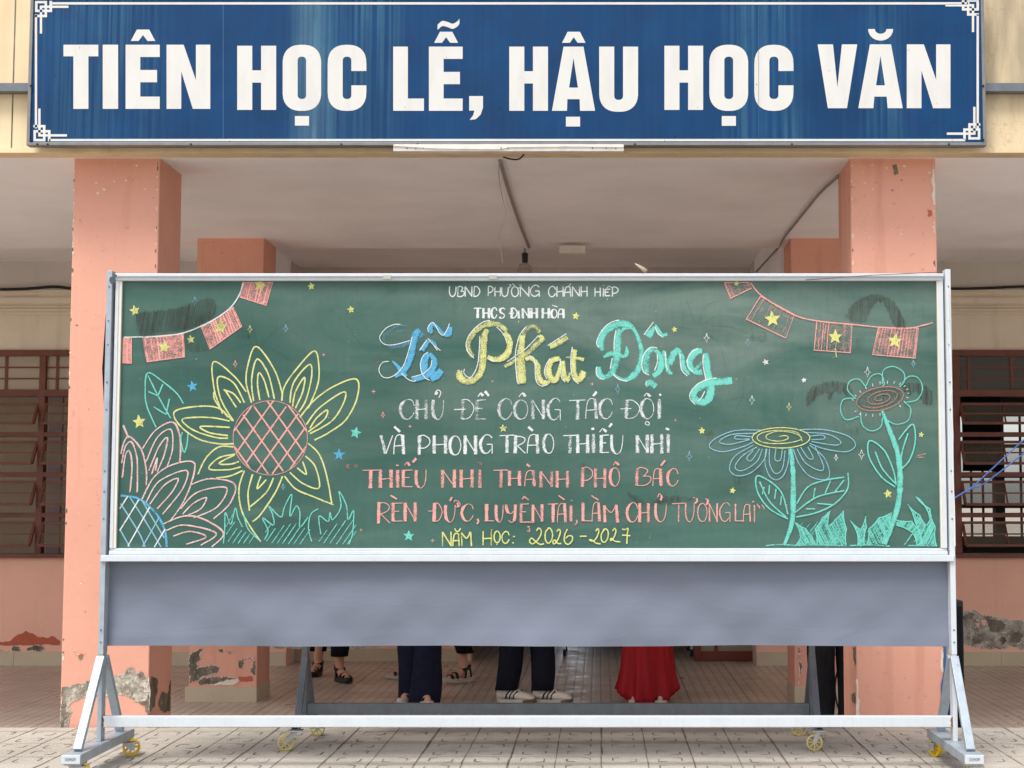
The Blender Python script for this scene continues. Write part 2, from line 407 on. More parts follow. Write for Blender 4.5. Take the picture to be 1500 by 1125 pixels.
M['dirty_white'] = simple('dirty_white_paint', (222,216,204), 0.5, 0, 0.12, 14)
M['wire'] = simple('pale_wire', (176,160,136), 0.7, 0, 0.1, 20)
M['conduit'] = simple('grey_conduit', (150,144,138), 0.6, 0, 0.08, 14)
M['bluecord'] = simple('blue_cord', (62,98,160), 0.6, 0, 0.15, 30)
M['ink'] = simple('stencil_ink', (120,124,132), 0.8, 0, 0.3, 60)
def m_bulb():
    t = NT('bulb_glass'); t.b.inputs['Alpha'].default_value = 0.4
    return t.fin(lin((150,140,128)), 0.1, 0, 0.5)
M['bulb'] = m_bulb()

# ------------------------------------------------------------------ setting
YE = 7.90                   # edge of the paved yard; the corridor floor lies lower behind it
YC, DC = 7.935, 0.42        # front columns
ZC = P(170, 232, YC).z      # soffit level
YF = 7.765                  # fascia front
YB, DB = PZ(330, 349, ZC).y, 0.40   # rear columns
ZT = P(330, 1029, YB).z     # corridor floor level
YW = PZ(60, 975, ZT).y      # window wall
YD = PZ(500, 968.5, ZT).y   # wall behind the passage
ZC2 = P(100, 383, YW).z     # ceiling over the inner walkway
g = MB(); g.box((-250,-250,-0.6),(250,250,-0.45)); tag(g.build('ground', simple('bare_ground', (150,140,125), 0.95, 0, 0.2, 0.5)), kind='structure')

def paved_yard():
    b = MB(); b.box((-40,-60,-0.4),(40,YE,0))
    def rib(pts, w, z=0.0012):
        for i in range(len(pts)-1):
            p, q = Vector((*pts[i],0)), Vector((*pts[i+1],0)); d = (q-p)
            if d.length < 1e-6: continue
            d.normalize(); a = Vector((-d.y,d.x,0))*w/2
            k = rnd.uniform(0.75,1.2); p2, q2 = p - d*w*0.3, q + d*w*0.3
            b.add([(p2-a*k)+Vector((0,0,z)),(p2+a*k)+Vector((0,0,z)),(q2+a*k)+Vector((0,0,z)),(q2-a*k)+Vector((0,0,z))],[(0,1,2,3)],1)
    T = 0.204; y0 = 4.4
    for i in range(-17, 18):
        x = i*T; w = 0.0095 if i % 2 == 0 else 0.006
        y = y0
        while y < YE - 0.005:
            y2 = min(y + rnd.uniform(0.12,0.3), YE - 0.005)
            rib([(x+rnd.uniform(-.002,.002),y),(x+rnd.uniform(-.002,.002),y2)], w*rnd.uniform(0.6,1.15)); y = y2 + rnd.choice((0,0,0.008,0.02))
    y = 7.775
    while y > y0:
        for i in range(-17,17):
            rib([(i*T,y+rnd.uniform(-.002,.002)),((i+1)*T,y+rnd.uniform(-.002,.002))], 0.0035*rnd.uniform(0.4,1.4))
        for k, yy in ((0, y), (1, y-0.19)):
            for i in range(-17,17):
                x = i*T
                hk = 0.026
                dep = 0.075
                # two hooked grooves in each half tile, mirrored from cell to cell
                s = 1 if (i + k) % 2 == 0 else -1
                if rnd.random() < 0.1: continue
                hk = rnd.uniform(0.012,0.03); dep = rnd.uniform(0.06,0.085)
                xa, xb = x + 0.05, x + T - 0.05
                ya = yy - 0.03; 
                if s > 0:
                    rib([(xa,ya-dep),(xa,ya-0.012),(xa+0.012,ya),(xa+0.012+hk,ya)], rnd.uniform(0.0045,0.0075)); rib([(xb,ya-0.03),(xb,ya-dep-0.02),(xb-0.012,ya-dep-0.034),(xb-0.012-hk,ya-dep-0.034)], rnd.uniform(0.0045,0.0075))
                else:
                    rib([(xa,ya-0.03),(xa,ya-dep-0.02),(xa+0.012,ya-dep-0.034),(xa+0.012+hk,ya-dep-0.034)], rnd.uniform(0.0045,0.0075)); rib([(xb,ya-dep),(xb,ya-0.012),(xb-0.012,ya),(xb-0.012-hk,ya)], rnd.uniform(0.0045,0.0075))
        y -= 0.38
    tag(b.build('paved_yard', [M['paver'], M['groove']]), kind='structure')
paved_yard()
b = MB(); b.box((-14,YE,-0.45),(14,21,ZT)); tag(b.build('corridor_floor', M['tile']), kind='structure')

# ------------------------------------------------------------------ school building
B = thing('school_building', 'pink and cream school building with square pillars and brown slatted windows', 'building')
XL, XR = -9.0, 9.0
f = MB()
zfb = P(20, 221, YF).z
f.box((XL,YF,zfb),(XR,YF+0.16,5.2))
f.box((XL,YF-0.012,zfb-0.012),(XR,YF+0.02,zfb+0.012))
fo = f.build('fascia', M['fascia'], B)
sm = MB()
for px in (20, -70, -160, -330, -520, -700, -880, 1560, 1740, 1920, 2100): 
    q = P(px, 100, YF); sm.box((q.x-0.003,YF-0.002,zfb),(q.x+0.003,YF+0.01,5.2))
sm.build('panel_seam', M['groove'], fo)
c = MB(); c.box((XL,YF+0.16,ZC),(XR,YB+DB+0.02,ZC+0.22)); c.build('ceiling_slab', M['ceiling'], B)
c = MB(); c.box((XL,YB+DB+0.02,ZC2),(XR,21,ZC2+0.2)); c.build('inner_ceiling', M['ceiling'], B)
c = MB(); c.box((XL,YF+0.16,5.0),(XR,21,5.2)); c.build('roof_slab', M['greywall'], B)
for x in (XL, XR-0.2):
    c = MB(); c.box((x,YW,ZT),(x+0.2,21,5.0)); c.build('end_wall', M['beige'], B)

def jag(pts, amp, n=5):                # ragged outline by repeated midpoint displacement
    out = [(p[0]+rnd.uniform(-amp,amp)*0.5, p[1]+rnd.uniform(-amp,amp)*0.5) for p in pts]
    lv = 3 if n > 3 else 1
    for k in range(lv):
        nxt = []
        for i in range(len(out)):
            p, q = out[i], out[(i+1) % len(out)]; L = math.hypot(q[0]-p[0],q[1]-p[1]); j = min(L*0.26, amp*2.2/(1+0.5*k))
            nxt += [p, ((p[0]+q[0])/2+rnd.uniform(-j,j), (p[1]+q[1])/2+rnd.uniform(-j,j))]
        out = nxt
    return out
def view(v, pts): return [(v[0]+x/v[2], v[1]+y/v[2]) for x, y in pts]
def patch(name, mat, parent, pts, Y=None, X=None, thick=0.002, amp=0.9, rim=None, n=5):
    o2 = jag(pts, amp, n)
    if Y is not None: w = [P(x, y, Y-thick) for x, y in o2]
    else: w = [PX(x, y, X) for x, y in o2]
    m = MB(); m.poly(w)
    if rim:
        cx = sum(p[0] for p in o2)/len(o2); cy = sum(p[1] for p in o2)/len(o2)
        for i in range(len(o2)):           # ragged pale lip of torn paint along the outline
            if rnd.random() < rim:
                p, q = o2[i], o2[(i+1) % len(o2)]
                d = Vector((q[0]-p[0], q[1]-p[1])); 
                if d.length < 1e-4: continue
                nrm = Vector((-d.y, d.x)).normalized()*rnd.uniform(0.5,1.3)
                quad = [p, q, (q[0]+nrm.x,q[1]+nrm.y), (p[0]+nrm.x,p[1]+nrm.y)]
                ww = [P(x, y, Y-thick-0.001) for x, y in quad] if Y is not None else [PX(x, y, X+(0.001 if X<0 else -0.001)) for x, y in quad]
                m.add(ww, [(0,1,2,3)], 1)
    return m.build(name, [mat, M['white_edge']], parent)
def chips(parent, x0, x1, y0, y1, Y, k, mat=None, smax=3):
    m = MB()
    for _ in range(k):
        x, y = rnd.uniform(x0,x1), rnd.uniform(y0,y1); r = rnd.uniform(0.6,smax)
        pts = [(x+r*rnd.uniform(0.4,1.5)*math.cos(a), y+r*rnd.uniform(0.3,0.9)*math.sin(a)) for a in [2*math.pi*i/7 for i in range(7)]]
        m.poly([P(p[0],p[1],Y-0.0015) for p in pts], rnd.choice((0,0,1)))
    m.build('paint_chips', [M['white_edge'], M['cement_dark']], parent)
def edge_chips(parent, pxtop, pytop, pxbot, pybot, Y, k, side):
    m = MB()
    for _ in range(k):
        t = rnd.random(); x = pxtop+(pxbot-pxtop)*t; y = pytop+(pybot-pytop)*t
        h = rnd.uniform(2,9); w = rnd.uniform(1,3.2)
        pts = [(x,y),(x+side*w*0.7,y+h*0.2),(x+side*w,y+h*0.5),(x+side*w*0.5,y+h*0.8),(x,y+h)]
        m.poly([P(p[0],p[1],Y-0.0015) for p in pts], rnd.choice((0,0,0,1)))
    m.build('edge_chips', [M['white_edge'], M['cement_dark']], parent)
def column(x0, x1, Y, D):
    m = MB(); m.box((x0,Y,ZT),(x1,Y+D,ZC+0.02)); return m.build('column', M['pink'], B, 0.006)
xa, xb = P(98,650,YC).x, P(225.5,650,YC).x
c1 = column(xa, xb, YC, DC)
V1 = (60,930,5.77)
patch('exposed_cement', M['cement'], c1, view(V1, [(172,430),(260,424),(330,418),(380,395),(430,375),(480,400),(560,380),(640,345),(700,330),(725,300),(745,275),(790,285),(800,320),(850,305),(880,350),(915,360),(915,660),(880,640),(885,590),(850,570),(790,560),(740,520),(690,505),(620,500),(560,520),(480,500),(420,540),(330,540),(250,580),(230,610),(262,640),(240,700),(235,800),(160,800),(166,640)]), YC, None, 0.0025, 0.8, 0.35)
patch('dark_stain', M['cement_dark'], c1, view(V1, [(168,640),(190,580),(215,570),(205,640),(250,660),(225,690),(190,720),(185,790),(160,795)]), YC, None, 0.0045, 0.6)
patch('dark_stain', M['cement_dark'], c1, view(V1, [(820,565),(880,560),(905,500),(914,520),(914,660),(878,650),(880,600)]), YC, None, 0.0045, 0.6)
patch('torn_paint', M['darkpatch'], c1, view(V1, [(275,140),(320,165),(370,155),(345,185),(320,190),(300,175)]), YC, None, 0.003, 0.3, 0.5)
patch('torn_paint', M['cement_dark'], c1, view(V1, [(318,180),(345,170),(352,185),(335,200),(325,214)]), YC, None, 0.0045, 0.25)
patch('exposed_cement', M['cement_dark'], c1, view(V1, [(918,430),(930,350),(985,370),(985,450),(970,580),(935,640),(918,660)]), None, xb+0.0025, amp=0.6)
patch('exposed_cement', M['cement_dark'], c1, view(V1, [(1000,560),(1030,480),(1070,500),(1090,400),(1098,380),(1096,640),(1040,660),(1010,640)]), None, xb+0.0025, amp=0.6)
edge_chips(c1, 108,236, 105,400, YC, 16, 1); edge_chips(c1, 231.5,236, 228,400, YC, 14, -1); edge_chips(c1, 103,460, 91,980, YC, 14, 1)
chips(c1, 115,225, 240,300, YC, 12, smax=2.4); chips(c1, 112,150, 420,900, YC, 8, smax=2)
xa2, xb2 = P(1250.5,650,YC).x, P(1377,650,YC).x
c2 = column(xa2, xb2, YC, DC)
V2 = (1170,930,5.77)
patch('exposed_cement', M['white_edge'], c2, view(V2, [(487,370),(500,380),(505,460),(500,520),(520,560),(510,620),(520,680),(485,685)]), YC, None, 0.0025, 0.6)
patch('exposed_cement', M['white_edge'], c2, view(V2, [(1214,110),(1205,150),(1198,220),(1200,290),(1222,320),(1222,110)]), YC, None, 0.0025, 0.6)
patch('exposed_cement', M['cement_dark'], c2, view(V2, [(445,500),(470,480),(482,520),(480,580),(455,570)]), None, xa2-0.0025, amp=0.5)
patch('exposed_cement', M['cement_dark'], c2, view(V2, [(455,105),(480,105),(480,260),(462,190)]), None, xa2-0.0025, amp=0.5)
edge_chips(c2, 1368,240, 1370,392, YC, 16, -1); edge_chips(c2, 1246.5,240, 1248.5,392, YC, 12, 1)
chips(c2, 1255,1362, 238,285, YC, 14, smax=2.6); chips(c2, 1255,1330, 325,350, YC, 6, smax=3)
patch('exposed_cement', M['white_edge'], c2, [(1366,250),(1364,262),(1367,275),(1364,285),(1368,300),(1370,300),(1369,245)], YC, None, 0.0025, 0.5)
patch('torn_paint', M['darkpatch'], c2, [(1357,305),(1364,308),(1366,316),(1360,318)], YC, None, 0.002, 0.6)
patch('torn_paint', M['cement_dark'], c2, [(1308,243),(1314,241),(1316,255),(1311,257)], YC, None, 0.0025, 0.5)
# rear columns with tiled plinths
xc, xd = P(282.5,690,YB).x, P(381,690,YB).x
c3 = column(xc, xd, YB, DB)
zp = P(300,1006,YB).z
m = MB(); m.box((xc-0.022,YB-0.012,ZT),(xd+0.004,YB+DB,zp)); m.build('plinth', M['plinth'], c3, 0.003)
V7 = (240,940,6.818)
patch('exposed_cement', M['cement_dark'], c3, view(V7, [(255,120),(330,90),(380,60),(400,75),(365,120),(375,180),(335,210),(330,270),(400,250),(480,230),(545,250),(550,300),(480,325),(400,345),(330,390),(280,405),(250,420),(250,260)]), YB, None, 0.0025, 0.7, 0.7)
patch('exposed_cement', M['cement_dark'], c3, view(V7, [(330,400),(380,360),(500,345),(620,345),(720,355),(745,380),(700,400),(600,400),(500,430),(400,435),(350,430)]), YB, None, 0.0025, 0.7, 0.7)
patch('white_undercoat', M['white_edge'], c3, view(V7, [(590,400),(640,375),(745,375),(745,405),(700,432),(600,435),(490,432)]), YB, None, 0.0045, 0.7)
patch('exposed_cement', M['cement_dark'], c3, view(V7, [(770,175),(830,160),(912,150),(912,175),(800,180),(790,230),(775,285),(742,255),(745,210)]), YB, None, 0.0025, 0.6, 0.5)
patch('exposed_cement', M['cement_dark'], c3, view(V7, [(912,180),(890,200),(890,240),(862,280),(865,310),(905,335),(912,335)]), YB, None, 0.0025, 0.6, 0.5)
patch('exposed_cement', M['cement_dark'], c3, view(V7, [(535,70),(600,72),(590,100),(540,105)]), YB, None, 0.0025, 0.6, 0.5)
patch('exposed_cement', M['cement_dark'], c3, view(V7, [(640,100),(665,92),(680,115),(660,130),(640,115)]), YB, None, 0.0025, 0.5, 0.5)
patch('old_red_paint', M['darkpatch'], c3, view(V7, [(750,345),(880,345),(895,390),(830,405),(760,400)]), YB, None, 0.0025, 0.7)
xe, xf = P(1161.5,690,YB).x, P(1161.5,690,YB).x + (xd-xc)
c4 = column(xe, xf, YB, DB)
m = MB(); m.box((xe-0.004,YB-0.012,ZT),(xf+0.022,YB+DB,zp)); m.build('plinth', M['plinth'], c4, 0.003)
V8 = (1130,930,5.77)
patch('exposed_cement', M['cement_dark'], c4, view(V8, [(228,110),(240,120),(238,210),(262,260),(255,310),(235,330),(240,370),(228,420)]), YB, None, 0.0025, 0.6, 0.8)
patch('exposed_cement', M['cement_dark'], c4, view(V8, [(505,145),(545,140),(550,190),(520,170)]), YB, None, 0.0025, 0.6, 0.8)
# cross beams from the rear columns to the rear wall
for x0, x1 in ((P(440,383,YD).x-0.28, P(440,383,YD).x), (P(1098,385,YD).x, P(1098,385,YD).x+0.28)):
    m = MB(); m.box((x0,YB+DB+0.02,2.45),(x1,YW-0.055,ZC2)); m.build('cross_beam', M['ceiling'], B)

# rear wall with two window openings and the passage opening
wl0, wl1 = -6.6, P(204,660,YW).x          # left window
wr0, wr1 = P(1395,660,YW).x, 6.2          # right window
zs, zh = P(60,817,YW).z, P(60,513,YW).z   # sill and head
zk = P(60,955,YW).z
pL, pR = P(440,383,YD).x, P(1098,385,YD).x # passage side faces
def wallpart(name, mat, a, b): m = MB(); m.box(a, b); return m.build(name, mat, B)
for x0, x1, w0, w1 in ((XL+0.2, pL, wl0, wl1), (pR, XR-0.2, wr0, wr1)):
    lw = wallpart('lower_wall', M['pink_lifted'], (x0,YW,ZT), (x1,YW+0.16,zs))
    for a, bb in ((x0,w0),(w1,x1)): wallpart('wall_pier', M['beige'], (a,YW,zs), (bb,YW+0.16,zh))
    wallpart('upper_wall', M['beige'], (x0,YW,zh), (x1,YW+0.16,P(60,461,YW).z))
    wallpart('upper_wall', M['greywall'], (x0,YW,P(60,425,YW).z), (x1,YW+0.16,ZC2))
    md = MB()                                # moulded lintel band
    for ya, yb, dp in ((425,428,0.03),(428,436,0.012),(436,438,0.04),(438,446,0.05),(446,449,0.02),(449,451,0.035),(451,453,0.015),(453,456,0.03),(456,458,0.012),(458,461,0.02)):
        md.box((x0,YW-dp,P(60,yb,YW).z),(x1,YW+0.16,P(60,ya,YW).z))
    md.build('lintel_moulding', M['beige'], B)
    sk = MB(); x = x0
    while x < x1:
        e = min(x+0.4, x1); sk.box((x+0.001,YW-0.012,ZT),(e-0.001,YW,zk)); x = e
    sk.build('skirting_tile', M['plinth'], lw)
    if x0 < 0:
        V = (0,940,6.083)
        patch('old_red_paint', M['darkpatch'], lw, view((0,750,3), [(-200,545),(-60,560),(0,570),(50,565),(110,520),(130,530),(180,550),(230,545),(262,565),(258,585),(200,578),(140,585),(60,585),(-200,590)]), YW, None, 0.0025, 1.0)
        patch('exposed_cement', M['cement_dark'], lw, view(V, [(110,45),(150,38),(185,75),(160,85),(105,80)]), YW, None, 0.005, 0.7, 0.5)
        patch('exposed_cement', M['cement_dark'], lw, view(V, [(240,45),(300,30),(380,40),(395,75),(330,85),(235,78)]), YW, None, 0.005, 0.7, 0.5)
        patch('exposed_cement', M['cement_dark'], lw, view(V, [(0,70),(70,78),(60,84),(-60,84)]), YW, None, 0.005, 0.7, 0.5)
        patch('exposed_cement', M['cement'], lw, [(398,944),(440,945),(470,946),(520,944),(560,948),(520,951),(450,952),(400,950)], YW, None, 0.004, 0.8, 0.5)
    else:
        patch('exposed_cement', M['cement'], lw, view((1000,750,3), [(1150,440),(1230,445),(1260,435),(1300,440),(1330,455),(1380,460),(1430,475),(1500,485),(1640,490),(1640,600),(1500,605),(1440,590),(1390,605),(1330,600),(1270,595),(1235,575),(1150,600)]), YW, None, 0.003, 1.0, 0.5)
        for q in ([(1232,452),(1262,442),(1290,450),(1275,470),(1240,475)],[(1330,465),(1400,475),(1420,500),(1390,530),(1350,520),(1340,490)],[(1440,540),(1480,520),(1500,545),(1480,575),(1450,570)],[(1270,560),(1300,550),(1310,580),(1280,590)],[(1390,560),(1410,545),(1425,570),(1400,590)]):
            patch('dark_stain', M['cement_dark'], lw, view((1000,750,3), q), YW, None, 0.005, 1.0)
        patch('pink_remnant', M['pink_lifted'], lw, view((1000,750,3), [(1285,490),(1310,485),(1300,510)]), YW, None, 0.006, 0.5)
        patch('pink_remnant', M['pink_lifted'], lw, view((1000,750,3), [(1310,475),(1335,475),(1330,498),(1312,494)]), YW, None, 0.006, 0.5)
# passage: rear wall with an opening, glazed door, side returns
oL, oR = P(690,900,YD).x, P(1017,900,YD).x
dR = P(1143,900,YD).x
pw = wallpart('passage_wall', M['pink_lifted'], (pL,YD,ZT), (oL,YD+0.16,2.1)); wallpart('passage_wall', M['greywall'], (pL,YD,2.1), (oL,YD+0.16,ZC2))
sk = MB(); sk.box((pL,YD-0.012,ZT),(oL,YD,P(500,950,YD).z)); sk.build('skirting_tile', M['plinth'], pw)
pw2 = wallpart('passage_wall', M['pink_lifted'], (dR+0.01,YD,ZT), (pR,YD+0.16,2.1)); wallpart('passage_wall', M['greywall'], (dR+0.01,YD,2.1), (pR,YD+0.16,ZC2))
sk = MB(); sk.box((dR+0.01,YD-0.012,ZT),(pR,YD,P(500,950,YD).z)); sk.build('skirting_tile', M['plinth'], pw2)
wallpart('passage_lintel', M['greywall'], (oL,YD,2.1), (dR+0.01,YD+0.16,ZC2))
for x in (pL-0.16, pR): wallpart('return_wall', M['greywall'], (x,YW+0.16,ZT), (x+0.16,YD+0.16,ZC2))
dm = MB(); w = 0.055
dx0, dx1, dz0, dz1 = oR, dR, ZT+0.004, 2.09
dm.box((dx0,YD-0.02,dz0),(dx0+w,YD+0.04,dz1)); dm.box((dx1-w,YD-0.02,dz0),(dx1,YD+0.04,dz1))
dm.box((dx0+w,YD-0.02,dz0),(dx1-w,YD+0.04,dz0+0.08)); dm.box((dx0+w,YD-0.02,dz1-0.08),(dx1-w,YD+0.04,dz1))
dm.box((dx0+0.17,YD-0.015,dz0+0.08),(dx0+0.195,YD+0.035,dz1-0.08)); dm.box((dx0+w,YD-0.014,0.9),(dx1-w,YD+0.034,0.98))
door = dm.build('door', M['door_red'], B, 0.003)
m = MB(); m.box((dx0+w,YD+0.008,dz0+0.08),(dx1-w,YD+0.012,dz1-0.08)); m.build('door_pane', M['glass_milky'], door)
# rooms behind (closed boxes; the right one has window openings in its far wall)
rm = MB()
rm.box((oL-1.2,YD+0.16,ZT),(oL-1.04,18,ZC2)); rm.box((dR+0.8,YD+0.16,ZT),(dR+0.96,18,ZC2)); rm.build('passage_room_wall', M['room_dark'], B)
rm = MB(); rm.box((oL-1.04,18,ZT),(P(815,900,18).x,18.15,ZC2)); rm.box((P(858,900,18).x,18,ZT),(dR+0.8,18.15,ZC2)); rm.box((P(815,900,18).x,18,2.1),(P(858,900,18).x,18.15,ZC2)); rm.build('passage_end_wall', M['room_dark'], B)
rm = MB(); rm.box((XL+0.2,YW+0.85,ZT),(oL-1.2,YW+1.0,ZC2)); rm.build('left_room_wall', M['room'], B)
rm = MB(); rx0, rx1 = dR+0.96, XR-0.2
zz = [ZT, 0.75, 2.05, ZC2]
opens = [(3.30,3.60),(3.75,4.25),(4.35,5.1),(5.6,6.4)]
rm.box((rx0,16.6,ZT),(rx1,16.75,zz[1])); rm.box((rx0,16.6,zz[2]),(rx1,16.75,ZC2))
xx = rx0
for a, bb in opens: rm.box((xx,16.6,zz[1]),(a,16.75,zz[2])); xx = bb
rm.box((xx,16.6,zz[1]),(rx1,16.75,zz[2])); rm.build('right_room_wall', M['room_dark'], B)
gm = MB()
for a, bb in opens:
    for k in range(1,4): gm.box((a,16.63,zz[1]+(zz[2]-zz[1])*k/4-0.02),(bb,16.67,zz[1]+(zz[2]-zz[1])*k/4+0.02))
    for k in range(1,4): x = a+(bb-a)*k/4; gm.box((x-0.012,16.64,zz[1]),(x+0.012,16.66,zz[2]))
gm.build('far_window_grille', M['brown'], B)

def window(x0, x1, mull):
    fr = MB(); d0, d1 = YW-0.035, YW+0.055; w = 0.075
    zt0, zt1 = P(60,581,YW).z, P(60,571,YW).z
    fr.box((x0,d0,zh-0.05),(x1,d1,zh)); fr.box((x0,d0-0.02,zs),(x1,d1,zs+0.035)); fr.box((x0,d0,zt0),(x1,d1,zt1))
    xs = [x0+w/2] + mull + [x1-w/2]
    for x in xs: fr.box((x-0.026,d0+0.003,zs+0.035),(x+0.026,d1-0.003,zh-0.05))
    bars = [P(60,y,YW).z for y in (636.5,695,754.5)]
    for z in bars: fr.box((x0,d0+0.006,z-0.019),(x1,d1-0.006,z+0.019))
    win = fr.build('window', M['brown'], B, 0.002)
    tb = MB(); gp = MB()
    for i in range(len(xs)-1):
        a, bb = xs[i]+0.026, xs[i+1]-0.026
        gp.box((a,YW+0.008,zt1),(bb,YW+0.012,zh-0.05))
        for k in (1,2):
            z = zt1+(zh-0.05-zt1)*k/3; tb.box((a,YW-0.002,z-0.006),(bb,YW+0.006,z+0.006))
        for fx in (0.12,0.62): x = a+(bb-a)*fx; tb.box((x-0.012,YW-0.001,zt1),(x+0.012,YW+0.005,zh-0.05))
    tb.build('glazing_bar', M['brown'], win); gp.build('pane', M['glass_milky'] if x0 < 0 else M['glass'], win)
    levels = [zt0] + [z for z in bars]; lows = [z+0.019 for z in bars] + [zs+0.035]
    for i in range(len(xs)-1):
        a, bb = xs[i]+0.034, xs[i+1]-0.034
        for zt, zl in zip(levels, lows):
            top = Vector((0, YW-0.01, zt-0.062)); H = (zt-zl)-0.062-0.07
            ang = R(32 + rnd.uniform(-2,2)); dirv = Vector((0,-math.sin(ang),-math.cos(ang)))
            L = H/math.cos(ang)
            A0, A1 = top + Vector((a,0,0)), top + Vector((bb,0,0)); B0, B1 = A0+dirv*L, A1+dirv*L
            s = MB(); t = 0.022
            s.bar(A0,A1,t,t); s.bar(B0,B1,t,t); s.bar(A0,B0,t,t,(1,0,0)); s.bar(A1,B1,t,t,(1,0,0))
            s.bar((A0+B0)/2,(A1+B1)/2,0.012,0.012); 
            for fx in (0.5,): s.bar(A0+(A1-A0)*fx,B0+(B1-B0)*fx,0.012,0.012,(1,0,0))
            sh = s.build('sash', M['brown'], win)
            p = MB(); off = dirv.cross(Vector((1,0,0))).normalized()*0.002
            p.add([A0-off,A1-off,B1-off,B0-off,A0+off,A1+off,B1+off,B0+off],[(0,1,2,3),(7,6,5,4),(0,4,5,1),(1,5,6,2),(2,6,7,3),(3,7,4,0)])
            p.build('pane', M['glass_dull'] if x0 < 0 else M['glass'], win)
    return win
window(wl0, wl1, [P(61,660,YW).x-0.8, P(61,660,YW).x])
window(wr0, wr1, [wr0+0.8, wr0+1.6, wr0+2.4])
m = MB(); yc_ = YW+0.5; m.box((P(74,540,yc_).x,yc_,ZT),(P(93,540,yc_).x,yc_+0.04,2.3)); m.build('curtain', M['curtain'], B)
m = MB(); yc_ = YW+0.9; m.box((P(1411,640,yc_).x,yc_,P(1411,690,yc_).z),(P(1466,640,yc_).x,yc_+0.04,P(1411,575,yc_).z)); m.build('curtain', M['blackcloth'], B)
# things lying inside the right room
m = MB(); m.box((3.0,14.2,ZT),(6.0,15.0,0.45)); cb = m.build('room_cupboard', M['room_dark'], B)

# ------------------------------------------------------------------ slogan sign
YS = 7.67
SG = thing('slogan_sign', 'long blue signboard with white slogan letters fixed across the fascia', 'sign')
sx0, sx1 = P(47,107,YS).x, P(1438,107,YS).x
sz0, sz1 = P(740,209,YS).z, P(740,-3,YS).z
m = MB(); m.box((sx0,YS,sz0),(sx1,YS+0.03,sz1)); SP = m.build('sign_panel', M['blue'], SG)
m = MB(); w = 0.016
m.box((sx0-w,YS-0.01,sz0-w),(sx1+w,YS+0.045,sz0)); m.box((sx0-w,YS-0.01,sz1),(sx1+w,YS+0.045,sz1+w))
m.box((sx0-w,YS-0.009,sz0),(sx0,YS+0.044,sz1)); m.box((sx1,YS-0.009,sz0),(sx1+w,YS+0.044,sz1))
m.build('sign_frame', M['signframe'], SG, 0.002)
m = MB()
for a, bb in ((-900,44),(1441,2300)):
    p, q = P(a,129,YS+0.05), P(bb,129,YS+0.05); m.box((p.x,YS+0.03,p.z-0.021),(q.x,YF,p.z+0.021))
m.build('mounting_rail', M['galv_dark'], SG)
LY = YS - 0.0012
def strip(mb, outer, inner, closed=True, Y=LY):
    n = len(outer); vs = [P(x,y,Y) for x,y in outer] + [P(x,y,Y) for x,y in inner]
    mb.add(vs, [(i,(i+1)%n,n+(i+1)%n,n+i) for i in range(n if closed else n-1)])
def rect(mb, x0, y0, x1, y1, Y=LY): mb.add([P(x0,y0,Y),P(x1,y0,Y),P(x1,y1,Y),P(x0,y1,Y)],[(0,1,2,3)])
def pol(mb, pts, Y=LY): mb.poly([P(x,y,Y) for x,y in pts])
def stad(x0,y0,x1,y1,n=16):
    r = (x1-x0)/2; ry = min(r*1.0,(y1-y0)/2); cx = (x0+x1)/2; out = []
    for i in range(2*n):
        a = math.pi*(i+0.5)/n - math.pi/2
        sx, sy = math.sin(a+math.pi/2), -math.cos(a+math.pi/2)
        k = 0.82
        sx = math.copysign(abs(sx)**k, sx); sy = math.copysign(abs(sy)**k, sy)
        out.append((cx+r*sx, (y0+ry+ry*sy) if sy < 0 else (y1-ry+ry*sy)))
    return out
SW = 22
def gT(m,x0,x1,y0,y1): rect(m,x0,y0,x1,y0+17,); c=(x0+x1)/2; rect(m,c-SW/2,y0+17,c+SW/2,y1)
def gI(m,x0,x1,y0,y1): rect(m,x0,y0,x1,y1)
def gE(m,x0,x1,y0,y1):
    rect(m,x0,y0,x0+21.5,y1); rect(m,x0+21.5,y0,x1,y0+18); rect(m,x0+21.5,y0+37,x1-4,y0+55); rect(m,x0+21.5,y1-18,x1,y1)
def gL(m,x0,x1,y0,y1): rect(m,x0,y0,x0+21.5,y1); rect(m,x0+21.5,y1-18,x1,y1)
def gN(m,x0,x1,y0,y1): pol(m,[(x0,y0),(x0+25,y0),(x1-21,y0+52),(x1-21,y0),(x1,y0),(x1,y1),(x1-25.5,y1),(x0+21.5,y1-55),(x0+21.5,y1),(x0,y1)])
def gH(m,x0,x1,y0,y1):
    rect(m,x0,y0,x0+22,y1); rect(m,x1-22,y0,x1,y1); rect(m,x0+22,y0+36,x1-22,y0+54)
def gO(m,x0,x1,y0,y1): strip(m, stad(x0,y0-1.5,x1,y1+1.5), stad(x0+22,y0+16,x1-22,y1-16))
def gC(m,x0,x1,y0,y1):
    k = 0.82; n = 14; cx = (x0+x1)/2
    def arc(r, yt, yb):
        sp = lambda v: math.copysign(abs(v)**k, v)
        return [(cx+r*sp(math.cos(math.pi*i/n)), yt-r*sp(math.sin(math.pi*i/n))) for i in range(n+1)] + [(cx-r*sp(math.cos(math.pi*i/n)), yb+r*sp(math.sin(math.pi*i/n))) for i in range(n+1)]
    ro = (x1-x0)/2; ri = ro-22; ri_y = ri
    oo = [(x1,y0+37)] + arc(ro, y0-1.5+ro, y1+1.5-ro) + [(x1,y1-36)]
    ii = [(x1-22,y0+37)] + arc(ri, y0+16+ri, y1-16-ri) + [(x1-22,y1-36)]
    strip(m, oo, ii, False)
